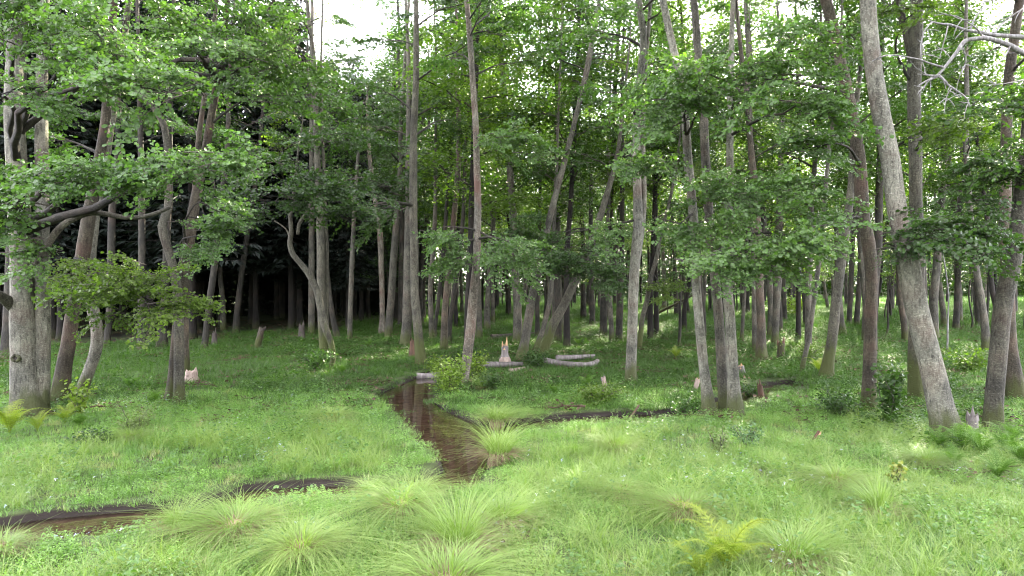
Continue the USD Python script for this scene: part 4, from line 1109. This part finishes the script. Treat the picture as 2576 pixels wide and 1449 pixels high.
dead([(2790, 135, 9.6), (2680, 112, 9.4), (2576, 94, 9.2), (2502, 88, 9.1), (2440, 78, 9.0), (2379, 61, 9.0), (2338, 53, 8.9)], 0.085, 0.02)
dead([(2780, 210, 9.6), (2660, 165, 9.4), (2576, 135, 9.2), (2522, 108, 9.1), (2470, 96, 9.0), (2436, 100, 9.0), (2400, 139, 8.9), (2375, 171, 8.9), (2355, 192, 8.9), (2330, 204, 8.8), (2310, 216, 8.8)], 0.09, 0.018)
for pts, w in [([(2375, 171, 8.9), (2340, 160, 8.8), (2298, 147, 8.7), (2249, 139, 8.7), (2220, 142, 8.6), (2194, 154, 8.6)], 0.03), ([(2360, 188, 8.9), (2380, 208, 8.8), (2402, 225, 8.8), (2432, 249, 8.8), (2440, 268, 8.8)], 0.034),
               ([(2394, 222, 8.8), (2384, 236, 8.8), (2378, 258, 8.8)], 0.02), ([(2384, 66, 9.0), (2376, 100, 8.9), (2364, 148, 8.9)], 0.02), ([(2345, 56, 8.9), (2320, 94, 8.8), (2316, 120, 8.8), (2318, 152, 8.8)], 0.022),
               ([(2350, 194, 8.9), (2330, 210, 8.8), (2322, 228, 8.8)], 0.028), ([(2354, 192, 8.9), (2330, 190, 8.8), (2308, 186, 8.8)], 0.02), ([(2440, 80, 9.0), (2450, 50, 9.0), (2470, 20, 9.1), (2478, -10, 9.1)], 0.03),
               ([(2500, 88, 9.1), (2520, 60, 9.1), (2560, 30, 9.1), (2590, 10, 9.2)], 0.03), ([(2470, 90, 9.0), (2440, 60, 8.9), (2400, 40, 8.9), (2360, 30, 8.8)], 0.024), ([(2540, 118, 9.1), (2520, 150, 9), (2490, 170, 8.9), (2470, 190, 8.9)], 0.022),
               ([(2420, 120, 8.9), (2430, 150, 8.9), (2425, 175, 8.9)], 0.02), ([(2576, 200, 9.2), (2530, 210, 9.1), (2480, 214, 9.0)], 0.018)]:
    dead(pts, w, w * 0.4, 'dead_twig')
    for k in range(5):       # side twiglets
        u = rng.integers(0, len(pts) - 1)
        a = pts[u]
        b = pts[u + 1]
        px, py = (a[0] + b[0]) / 2, (a[1] + b[1]) / 2
        ex, ey = rng.normal(0, 26), rng.normal(8, 22)
        dead([(px, py, a[2]), (px + ex * 0.6, py + ey * 0.4, a[2] - 0.05), (px + ex, py + ey, a[2] - 0.1)], 0.014, 0.006, 'dead_twig')

# ------------------------------------------------------------------ sedge tussocks
def blades(rng, n, rad, length, width, seg=5, out=0.8, up=1.0, jitter=0.25, z=0.0, comb=(0, 0)):
    """arching blades that spring from a disc of radius rad"""
    a = rng.random(n) * 6.283
    r = rad * np.sqrt(rng.random(n))
    base = np.stack([r * np.cos(a), r * np.sin(a), np.full(n, z) + 0.0], 1)
    a2 = a + rng.normal(0, 0.5, n)
    d = np.stack([np.cos(a2) + comb[0], np.sin(a2) + comb[1], 0 * a2], 1)
    L = length * rng.uniform(0.35, 1.2, n)
    o_ = out * (0.22 + 0.78 * r / max(rad, 1e-6)) * rng.uniform(0.5, 1.3, n)
    s = np.linspace(0, 1, seg + 1)
    h = up * (s[None] - (0.42 + jitter * rng.random((n, 1))) * np.minimum(1.25, o_[:, None] * 1.25) * s[None] ** 2.2)
    hor = o_[:, None] * (0.30 * s[None] + 0.66 * s[None] ** 1.8)
    C = base[:, None] + L[:, None, None] * (d[:, None] * hor[..., None] + np.array([0, 0, 1.0]) * h[..., None])
    tw = rng.normal(0, 0.6, n)
    w = np.stack([-np.sin(a2 + tw), np.cos(a2 + tw), 0 * a2], 1)
    wd = width * rng.uniform(0.7, 1.3, n)[:, None] * np.clip(1.12 - s[None] ** 1.6, 0.04, 1)
    Lf, Rt = C + w[:, None] * wd[..., None] / 2, C - w[:, None] * wd[..., None] / 2
    V = np.stack([Lf, Rt], 2).reshape(n, -1, 3)
    k = np.arange(seg)
    q = np.stack([2 * k, 2 * k + 1, 2 * k + 3, 2 * k + 2], -1)
    F = (q[None] + (np.arange(n) * 2 * (seg + 1))[:, None, None]).reshape(-1, 4)
    return V.reshape(-1, 3), np.vstack([F[:, [0, 1, 2]], F[:, [0, 2, 3]]])


TUSSOCK_KINDS = []
for k in range(5):
    rng = np.random.default_rng(300 + k)
    root = proto_class(f'sedge_tussock_kind_{k:03d}')
    part(root, 'blades', blades(rng, (520, 700, 430, 760, 600)[k], (0.16, 0.22, 0.14, 0.24, 0.19)[k], (0.74, 0.66, 0.85, 0.76, 0.60)[k], 0.0050, 8, (1.4, 1.6, 1.25, 1.5, 1.7)[k], (0.80, 0.66, 0.88, 0.70, 0.62)[k], 0.45, z=0.12, comb=((0.5, 0.1), (-0.45, 0.2), (0.25, -0.4), (0.4, 0.3), (-0.2, -0.35))[k]), SEDGE, kind='stuff')
    part(root, 'bent_blades', blades(rng, 160, 0.2, 0.72, 0.005, 7, 1.8, 0.42, 0.5, z=0.12), SEDGE, kind='stuff')
    th = np.linspace(-0.1, 0.17, 6)
    part(root, 'root_mound', tube(np.stack([0 * th, 0 * th, th], 1), np.array([0.17, 0.165, 0.16, 0.155, 0.14, 0.07]), 14, 0.14, k, 7), STRAW, smooth=True)
    part(root, 'dead_blades', blades(rng, 520, 0.19, 0.36, 0.006, 6, 1.35, 0.26, 0.9, z=0.15), STRAW, kind='stuff')
    TUSSOCK_KINDS.append(str(root.GetPath()))

for k, (px, py, s, lab) in enumerate([
        (1250, 1060, 1.0, 'round sedge tussock on the point where the two streams meet'), (840, 1068, 0.95, 'sedge tussock alone on the short meadow left of the stream'), (1255, 1168, 1.05, 'sedge tussock arching over the near end of the main stream'),
        (1546, 1136, 0.85, 'low sedge tussock below the side stream'), (590, 1362, 1.15, 'big shaggy tussock right of the brown lower stream'), (455, 1345, 0.85, 'tussock low on the near bank of the lower stream'), (1005, 1310, 1.0, 'tall tussock just below the hidden stream stretch'),
        (1155, 1398, 1.1, 'yellowish tussock in the middle at the bottom'), (1040, 1235, 1.0, 'tussock by the hidden stream stretch, farther one'), (1715, 1316, 1.05, 'wide tussock with pale straw left of the big upright trunk'), (2000, 1440, 0.95, 'tussock right behind the bright yellow fern at the bottom'),
        (2105, 1225, 0.9, 'faint blue-green tussock in the right meadow'), (2208, 1298, 0.85, 'tussock with brown straw in the right meadow'), (1130, 1500, 1.15, 'straw-streaked tussock cut by the bottom edge'), (1565, 1262, 0.8, 'small tussock in the meadow below the low one'),
        (1265, 1330, 0.95, 'tussock right of the yellowish middle one'), (330, 1112, 0.7, 'dry little tussock under the pale bush'), (1215, 985, 0.7, 'small tussock at the foot of the peeling trunk'), (760, 1420, 0.9, 'tussock low in the bottom left meadow'),
        (0, 1400, 0.7, 'tussock hanging over the stream at the left edge'), (935, 1250, 0.6, 'tussock at the right end of the little brown pool'), (2330, 1185, 0.7, 'grassy tuft in front of the great leaning trunk')]):
    x, y = ground_at(px, py)
    copy(TUSSOCK_KINDS[k % 5], 'sedge_tussock', lab, 'tussock', (x, y, gz(x, y) - 0.02), k * 1.3, (s, s, s * (0.92 + 0.16 * ((k * 7) % 5) / 4)), 'sedge tussocks of the wet meadow')

# ------------------------------------------------------------------ ferns
def frond(rng, L=0.75, lift=0.9, n=15):
    s = np.linspace(0, 1, 12)
    C = np.stack([L * (0.28 * s + 0.52 * s**2) * 0.95, 0 * s, L * lift * (1.75 * s - 1.15 * s**2)], 1)
    items = [tube(C, np.linspace(0.006, 0.0015, 12), 3, cap=False)]
    pos, ax, no, sz = [], [], [], []
    for k in range(n):
        u = 0.16 + 0.83 * k / n
        p = np.array([np.interp(u, s, C[:, c]) for c in range(3)])
        tdir = unit(np.array([np.interp(min(1, u + 0.05), s, C[:, c]) for c in range(3)]) - p)
        prof = min(1, (u - 0.05) * 4.5) * (1 - u) ** 0.75
        for sd in (-1, 1):
            ax_ = unit(np.array([0, sd, 0]) + tdir * 0.42 + rng.normal(0, 0.05, 3) - np.array([0, 0, 0.12]))
            l_ = 0.26 * L * prof * rng.uniform(0.9, 1.1)
            # a pinna: toothed leaflets along its own rib
            m_ = 6
            for q_ in range(m_):
                v = (q_ + 0.4) / m_
                pos.append(p + ax_ * l_ * v)
                ll = l_ * 0.27 * (1 - v * 0.7)
                pos.append(p + ax_ * l_ * v)
                ax.append(unit(tdir + ax_ * 0.5)); ax.append(unit(-tdir + ax_ * 0.5))
                no.append(np.array([-0.3, 0, 1.0]) + rng.normal(0, 0.12, 3)); no.append(np.array([-0.3, 0, 1.0]) + rng.normal(0, 0.12, 3))
                sz += [ll, ll]
    items.append(leaves(np.array(pos), np.array(ax), np.array(no), np.array(sz), LEAF2, 0.66))
    return cat_mesh(items)


def fern_kind(name, material, seed, n=9, L=0.75):
    rng = np.random.default_rng(seed)
    root = proto_class(name)
    for k in range(n):
        v, f = frond(rng, L * rng.uniform(0.75, 1.12), rng.uniform(0.6, 1.05))
        a = k * 6.283 / n + rng.normal(0, 0.2)
        c_, s_ = math.cos(a), math.sin(a)
        part(root, 'frond', (v @ np.array([[c_, s_, 0], [-s_, c_, 0], [0, 0, 1]]), f), material)
    return str(root.GetPath())


FERNS = [fern_kind('light_fern_kind_000', FERN_LIGHT, 1), fern_kind('light_fern_kind_001', FERN_LIGHT, 2, 7), fern_kind('green_fern_kind_000', FERN_GREEN, 3), fern_kind('green_fern_kind_001', FERN_GREEN, 4, 8)]
for k, (px, py, s, kind, lab) in enumerate([
        (1825, 1462, 1.05, 0, 'bright yellow-green fern at the bottom right of centre'), (1762, 1480, 0.8, 1, 'small yellow fern left of the bright one at the bottom'), (25, 1100, 1.15, 0, 'yellow-green fern at the left edge before the big double alder'), (95, 1092, 0.8, 1, 'light fern leaning over the foot of the big double alder'),
        (165, 1072, 0.75, 1, 'light fern at the foot of the reddish leaning trunk'), (200, 1082, 0.7, 2, 'green fern right of the foot of the reddish leaning trunk'),
        (2360, 1140, 0.8, 2, 'green fern against the foot of the great leaning trunk'), (2420, 1150, 0.95, 3, 'green fern before the gap right of the great trunk'), (2470, 1165, 0.95, 2, 'green fern below the grey pointed stump'), (2530, 1150, 0.95, 3, 'green fern before the right edge trunk'),
        (2570, 1185, 0.95, 2, 'green fern cut by the right edge'), (2400, 1190, 0.55, 3, 'low fern in front of the fern group on the right'), (2510, 1215, 0.8, 2, 'frontmost fern of the group on the right'), (2455, 1120, 0.65, 3, 'fern hiding the foot of the grey pointed stump'),
        (2545, 1110, 0.75, 2, 'fern behind the right edge trunk'), (2060, 945, 0.9, 0, 'sunlit yellow fern beside the mossy-footed trunk'), (2095, 1035, 0.8, 2, 'fern in the herbs left of the big upright trunk'), (1395, 1000, 0.8, 2, 'green fern in the herbs before the logs'),
        (330, 985, 0.8, 3, 'dark fern behind the slim bent trunk'), (385, 1025, 0.8, 2, 'dark fern left of the straight brownish trunk'), (1700, 905, 0.8, 0, 'light fern in the sun fleck behind the pale three'), (1990, 880, 0.8, 3, 'fern by the brown mossy stump'),
        (1475, 985, 0.7, 3, 'fern left of the weathered stake'), (2240, 1075, 0.8, 2, 'fern under the dark sapling left of the great trunk'), (1455, 870, 0.9, 2, 'fern far behind the logs'), (860, 945, 0.75, 3, 'fern right of the S-shaped trunk'), (925, 880, 0.8, 2, 'fern in front of the peeled reddish trunk')]):
    x, y = ground_at(px, py)
    copy(FERNS[kind], 'fern', lab, 'fern', (x, y, gz(x, y)), k * 0.9, (s,) * 3, 'ferns at the forest edge')

# ------------------------------------------------------------------ shrubs and saplings
def shrub(label, px, py, w, h, material, n, leaf=0.06, seed=0, name='shrub', cat='shrub', stems=6, z0=0.15, aspect=0.8):
    x, y = ground_at(px, py)
    t = thing(name, label, cat, (x, y, gz(x, y)))
    rng = np.random.default_rng(700 + seed)
    cs = []
    for k in range(stems):
        a = k * 2.4 + rng.normal(0, 0.3)
        rr = w / 2 * rng.uniform(0.25, 0.95)
        p1 = np.array([math.cos(a) * rr, math.sin(a) * rr, h * rng.uniform(0.6, 1.0) * (1 - 0.25 * rr / w)])
        C = limb_curve(np.array([rng.normal(0, 0.03), rng.normal(0, 0.03), -0.03]), p1, rng, 0.15)
        part(t, 'stem', tube(C, np.linspace(0.010, 0.004, 8), 5), TWIG, smooth=True)
        for u in np.linspace(z0 + 0.1, 1, 9):
            cs.append(C[min(7, int(u * 7))])
    cs = np.array(cs)
    m_ = max(3, n // len(cs))
    part(t, 'foliage', loose_crown(rng, cs, m_, (w * 0.10, w * 0.10, h * 0.09), leaf, LEAF6), material, kind='stuff')
    return t


SH = [('bright yellow-green shrub at the foot of the pale peeling trunk', 1132, 992, 1.2, 0.95, LEAF_SHRUB, 1500, 0.055), ('upright yellow-green shoots right of the pale peeling trunk', 1200, 960, 0.55, 0.85, LEAF_SHRUB, 600, 0.055),
      ('green shrub between the moss-footed trunk and the yellow-green shrub', 1098, 935, 0.75, 0.65, LEAF_WARM, 700, 0.06), ('dark shrub around the foot of the S-shaped trunk', 798, 938, 1.1, 0.75, LEAF_DARK, 1000, 0.06),
      ('leafy shoots at the foot of the stout leaning trunk', 1342, 928, 0.9, 0.7, LEAF_GREEN, 800, 0.06), ('dark leafy sapling left of the great leaning trunk', 2238, 1072, 0.75, 1.15, LEAF_GREEN, 700, 0.075),
      ('pale grey-green bush in the left meadow', 335, 1100, 0.85, 0.5, LEAF_PALE, 1300, 0.032), ('herb thicket around the weathered stake', 1500, 1022, 1.3, 0.5, LEAF_WARM, 1400, 0.045), ('yellow-green sapling at the foot of the slim bent trunk', 190, 1048, 0.6, 0.75, LEAF_SHRUB, 350, 0.07),
      ('dark bramble beside the leftmost pale trunk', 1735, 1036, 0.8, 0.55, LEAF_DARK, 900, 0.045), ('dense green herbs left of the big upright trunk', 2110, 1050, 1.1, 0.6, LEAF_GREEN, 1200, 0.05), ('bluish leafy plant in the right meadow', 1880, 1130, 0.6, 0.36, HERB_BLUE, 420, 0.04),
      ('yellow-spotted plant left of the bluish leafy plant', 1808, 1150, 0.5, 0.5, LEAF_PALE, 450, 0.035), ('small plant with yellowing leaves in the right meadow', 2256, 1225, 0.22, 0.3, LEAF_YELLOW, 70, 0.05), ('sunlit yellow shrub in the far right clearing', 2000, 800, 3.6, 1.7, LEAF_SHRUB, 1500, 0.10),
      ('shrubs at the foot of the mossy double trunk', 1180, 905, 0.9, 0.5, LEAF_GREEN, 600, 0.06), 
      
      ('leafy bush in the right gap behind the dead pole', 2440, 940, 1.4, 0.8, LEAF_WARM, 900, 0.07), ('bush at the foot of the crooked grey trunk in the right gap', 2360, 990, 1.2, 0.6, LEAF_GREEN, 900, 0.06), ('bush behind the brown mossy stump', 2030, 905, 1.4, 0.6, LEAF_WARM, 900, 0.06),
      ('bramble overhanging the side stream left of the rusty stump', 1890, 985, 0.6, 0.4, LEAF_DARK, 500, 0.045), ('herbs beside the pale bush at the left', 230, 1125, 0.8, 0.3, LEAF_GREEN, 700, 0.04), ('shrub before the trunk pair at the logs', 1235, 985, 0.9, 0.45, LEAF_GREEN, 700, 0.05)]
for k, (lab, px, py, w, h, mm, n_, lf) in enumerate(SH):
    shrub(lab, px, py, w, h, mm, n_, lf, seed=k, stems=9 if w > 1 else 6)

# ------------------------------------------------------------------ ground cover
def patch(rng, size, n, hmin, hmax, width, seg=3):
    b = np.stack([rng.uniform(-size / 2, size / 2, n), rng.uniform(-size / 2, size / 2, n), np.full(n, -0.02)], 1)
    V, F = blades(rng, n, 1e-6, 1.0, 1.0, seg, 0.75, 1.0)
    V = V.reshape(n, -1, 3)
    C = (V[:, 0::2] + V[:, 1::2]) / 2
    W = (V[:, 0::2] - V[:, 1::2])
    L = rng.uniform(hmin, hmax, n)[:, None, None]
    C = C * L + b[:, None]
    V = np.stack([C + W * width / 2, C - W * width / 2], 2).reshape(-1, 3)
    return V, F


def herb_patch(rng, size, n_stems, h, leaf, per=7):
    pos, ax, no = [], [], []
    for _ in range(n_stems):
        b = np.array([rng.uniform(-size / 2, size / 2), rng.uniform(-size / 2, size / 2), 0])
        hh = h * rng.uniform(0.45, 1.15)
        ln = rng.normal(0, 0.18, 2)
        for k in range(per):
            u = (k + 0.6) / per
            a = k * 2.2 + rng.random()
            pos.append(b + np.array([ln[0] * u * hh, ln[1] * u * hh, hh * u]))
            ax.append([math.cos(a), math.sin(a), rng.uniform(-0.2, 0.6)])
            no.append(np.array([0, 0, 1.0]) + rng.normal(0, 0.35, 3))
    pos = np.array(pos)
    return leaves(pos, np.array(ax), np.array(no), leaf * rng.uniform(0.6, 1.25, len(pos)), LEAF6, 0.6)


def scatter(y0, y1, step, margin, seed, wmin=0.0):
    rng = np.random.default_rng(seed)
    ys = np.arange(y0, y1, step)
    pts = []
    for yy in ys:
        half = 0.78 * yy + margin
        xs = np.arange(-half, half, step)
        pts.append(np.stack([xs, np.full(len(xs), yy)], 1))
    p = np.vstack(pts) + rng.uniform(-0.5, 0.5, (sum(map(len, pts)), 2)) * step
    d = water_distance(p[:, 0], p[:, 1])
    k = d > wmin
    return p[k], d[k], rng


def cover(path, targets, p, d, rng, scale, zoff=0.0, near=0.6, ztilt=0.10):
    n = len(p)
    z = height(p[:, 0], p[:, 1], d) + zoff
    # grass stays short on the water's edge
    beyond = water_distance(p[:, 0], p[:, 1] + 0.45)
    lo = np.where(beyond < 0.15, 0.16, 0.55)
    edge = np.clip(lo + d / near * (1 - lo), 0.16, 1.0)
    big = meshkit.fbm(np.column_stack([p * 0.35, np.zeros(n)]), 3, 21)
    s = scale * rng.uniform(0.8, 1.25, n)
    sz = s * edge * (0.55 + 0.95 * big)
    q_ = qmul(qz(rng.random(n) * 6.283), qmul(qaxis(0, rng.normal(0, ztilt, n)), qaxis(1, rng.normal(0, ztilt, n))))
    pi = instancer(path, targets, np.column_stack([p, z]), q_, np.column_stack([s, s, sz]), rng.integers(0, len(targets), n))
    tag(pi.GetPrim(), kind='stuff')
    return pi


def clear_of(p):
    return np.all([np.hypot(p[:, 0] - a, p[:, 1] - b) > r for a, b, r in CLEAR], 0)


def lit_ground(p):
    """False under the spruces, where only needle litter lies"""
    a = p[:, 0] / p[:, 1]
    edge_ = np.where(a < -0.42, 29.0, np.where(a < -0.24, 35.0, 43.0)) + 3 * (meshkit.fbm(np.column_stack([p * 0.4, 0 * a]), 3, 61) - 0.5)
    return ~((a < -0.13) & (p[:, 1] > edge_))


def protos(path, meshes, material):
    out = []
    for k, m_ in enumerate(meshes):
        p = f'{path}/tuft_{k:03d}'
        usdkit.mesh(stage, p, m_, material)
        out.append(p)
    return out


r_ = np.random.default_rng(5)
near_p, near_d, r1 = scatter(4.2, 18.0, 0.24, 1.5, 31)
kk = r1.random(len(near_p)) < np.clip((18.5 - near_p[:, 1]) / 4.5, 0, 1)
near_p, near_d = near_p[kk], near_d[kk]
T = protos('/World/grass', [patch(r_, 0.42, 230, 0.04, 0.17, 0.0050) for _ in range(6)], GRASS)
pi = cover('/World/grass', T, near_p, near_d, r1, 1.0)
tag(pi.GetPrim(), 'bright fresh grass covering the wet meadow', 'grass')
mid_p, mid_d, r2 = scatter(13.5, 38, 0.42, 2, 32)
kk = r2.random(len(mid_p)) < np.clip((mid_p[:, 1] - 13.5) / 3.5, 0, 1)
mid_p, mid_d = mid_p[kk], mid_d[kk]
T = protos('/World/forest_grass', [patch(r_, 0.75, 230, 0.07, 0.24, 0.010) for _ in range(5)], GRASS_SHADED)
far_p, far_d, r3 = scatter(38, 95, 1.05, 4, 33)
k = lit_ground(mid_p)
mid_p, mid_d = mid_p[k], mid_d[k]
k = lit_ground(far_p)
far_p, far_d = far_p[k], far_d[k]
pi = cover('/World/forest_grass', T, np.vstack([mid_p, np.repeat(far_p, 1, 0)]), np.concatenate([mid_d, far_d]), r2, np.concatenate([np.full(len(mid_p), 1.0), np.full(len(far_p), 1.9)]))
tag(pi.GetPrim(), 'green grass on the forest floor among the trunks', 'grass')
hp, hd, r4 = scatter(4.2, 16, 0.36, 1.5, 34, 0.04)
k = meshkit.fbm(np.column_stack([hp * 0.5, np.full(len(hp), 2.0)]), 3, 41) + 0.25 * (hd < 0.5) > 0.42
T = protos('/World/meadow_herbs', [herb_patch(r_, 0.40, 42, 0.14, 0.024) for _ in range(5)], HERB)
pi = cover('/World/meadow_herbs', T, hp[k], hd[k], r4, 1.0, near=0.3)
tag(pi.GetPrim(), 'small leafy herbs growing through the meadow grass', 'herbs')
up_, ud, r5 = scatter(9.5, 62, 0.8, 3, 35, 0.1)
aa = up_[:, 0] / up_[:, 1]
k = lit_ground(up_) & clear_of(up_) & ((up_[:, 1] > 16) | ((aa < -0.5) & (up_[:, 1] > 11.8)) | ((aa > 0.5) & (up_[:, 1] > 10.3)))
up_, ud = up_[k], ud[k]
k = meshkit.fbm(np.column_stack([up_ * 0.33, np.full(len(up_), 7.0)]), 3, 43) > 0.41
T = protos('/World/undergrowth', [herb_patch(r_, 0.85, 26, 0.13 + 0.05 * k_, 0.045 + 0.006 * k_) for k_ in range(5)], UNDER)
pi = cover('/World/undergrowth', T, up_[k], ud[k], r5, 1.0)
tag(pi.GetPrim(), 'leafy undergrowth on the forest floor', 'undergrowth')
wp_, wd_, r9 = scatter(5, 17, 0.55, 1.0, 39, 0.25)
k = (meshkit.fbm(np.column_stack([wp_ * 0.7, np.full(len(wp_), 15.0)]), 3, 57) > 0.5) & (r9.random(len(wp_)) < 0.75)
T = protos('/World/tall_weeds', [herb_patch(r_, 0.5, 7, 0.30, 0.05, 9) for _ in range(5)], WEED)
pi = cover('/World/tall_weeds', T, wp_[k], wd_[k], r9, 1.0)
tag(pi.GetPrim(), 'taller leafy weeds scattered through the meadow', 'weeds')
lp, ld, r7 = scatter(4.2, 13.5, 0.33, 1.0, 37, 0.3)
k = (meshkit.fbm(np.column_stack([lp * 0.45, np.full(len(lp), 12.0)]), 3, 51) + np.clip((9.5 - lp[:, 1]) * 0.06, -0.2, 0.22) + np.clip((lp[:, 0] + 1) * 0.03, -0.1, 0.08) > 0.46) & (shapely.distance(shapely.points(lp[:, 0], lp[:, 1] + 0.8), STREAM) > 0.35)


def long_patch(rng, n):
    c = []
    for _ in range(7):
        v, f = blades(rng, n // 7, 0.05, 0.40, 0.0042, 6, 1.15, 0.85, 0.35)
        c.append((v + np.array([rng.uniform(-0.22, 0.22), rng.uniform(-0.22, 0.22), -0.02]), f))
    return cat_mesh(c)


T = protos('/World/long_grass', [long_patch(r_, 150) for _ in range(5)], SEDGE)
pi = cover('/World/long_grass', T, lp[k], ld[k], r7, 1.0)
tag(pi.GetPrim(), 'long pale arching grass in the near meadow', 'grass')
tp, td, r8 = scatter(7, 45, 0.9, 1, 38, 0.0)
kk = r8.random(len(tp)) < np.where(tp[:, 1] > 13, 0.5, 0.06)
tp, td = tp[kk], td[kk]
tw = []
for k_ in range(5):
    v_ = np.linspace(0, 1, 6)[:, None]
    P_ = np.array([-0.4, 0, 0]) + np.array([0.5 + 0.15 * k_, 0, 0]) * v_ + np.concatenate([[[0, 0, 0]], r_.normal(0, 0.02, (5, 3))])
    it = [tube(P_, np.linspace(0.013, 0.005, 6), 5, 0.1, k_)]
    for q_ in range(3):
        b_ = P_[2 + q_ % 3]
        e_ = b_ + np.array([r_.uniform(0.05, 0.2), r_.uniform(-0.2, 0.2), r_.uniform(0, 0.1)])
        it.append(tube(np.array([b_, (b_ + e_) / 2 + [0, 0, 0.01], e_]), np.array([0.006, 0.005, 0.003]), 4))
    n_ = 26
    pos_ = np.column_stack([r_.uniform(-0.4, 0.4, n_), r_.uniform(-0.4, 0.4, n_), r_.uniform(0.0, 0.05, n_)])
    a_ = r_.random(n_) * 6.28
    it.append(leaves(pos_, np.stack([np.cos(a_), np.sin(a_), 0.2 * r_.normal(size=n_)], 1), np.array([0, 0, 1.0]) + r_.normal(0, 0.4, (n_, 3)), 0.06 * r_.uniform(0.6, 1.2, n_), LEAF6))
    tw.append(cat_mesh(it))
T = protos('/World/forest_litter', tw, LITTER)
pi = instancer('/World/forest_litter', T, np.column_stack([tp, height(tp[:, 0], tp[:, 1], td) + 0.07]), qz(r8.random(len(tp)) * 6.28), r8.uniform(0.7, 1.5, len(tp)), r8.integers(0, 5, len(tp)))
tag(pi.GetPrim(), 'dead twigs and brown leaves lying in the grass', 'litter', kind='stuff')
# forget-me-nots
fp, fd, r6 = scatter(4.5, 15, 0.17, 0.5, 36, 0.05)
k = meshkit.fbm(np.column_stack([fp * 0.8, np.full(len(fp), 9.0)]), 3, 47) + r6.normal(0, 0.06, len(fp)) > 0.66
fp, fd = fp[k], fd[k]
th = np.arange(10) * 2 * np.pi / 10
rr = np.where(np.arange(10) % 2 == 0, 0.006, 0.003)
fl = []
for c in [(0, 0, 0), (0.016, 0.006, 0.004), (-0.009, 0.014, -0.003), (0.004, -0.016, 0.002)]:
    v = np.vstack([[0, 0, 0], np.stack([rr * np.cos(th), rr * np.sin(th), 0.0012 * np.ones(10)], 1)]) + np.array(c)
    fl.append((v, np.array([[0, 1 + j_, 1 + (j_ + 1) % 10] for j_ in range(10)])))
T = protos('/World/wildflowers', [cat_mesh(fl)], PETAL)
big = meshkit.fbm(np.column_stack([fp * 0.35, np.zeros(len(fp))]), 3, 21)
z = height(fp[:, 0], fp[:, 1], fd) + 0.19 * (0.55 + 0.95 * big) * np.clip(0.16 + fd / 0.6 * 0.84, 0.16, 1) * 0.9
pi = instancer('/World/wildflowers', T, np.column_stack([fp, z]), qmul(qz(r6.random(len(fp)) * 6.28), qaxis(0, r6.normal(0.35, 0.3, len(fp)))), r6.uniform(0.5, 1.05, len(fp)), np.zeros(len(fp)))
tag(pi.GetPrim(), 'tiny pale blue forget-me-nots dotted over the meadow', 'flowers', kind='stuff')
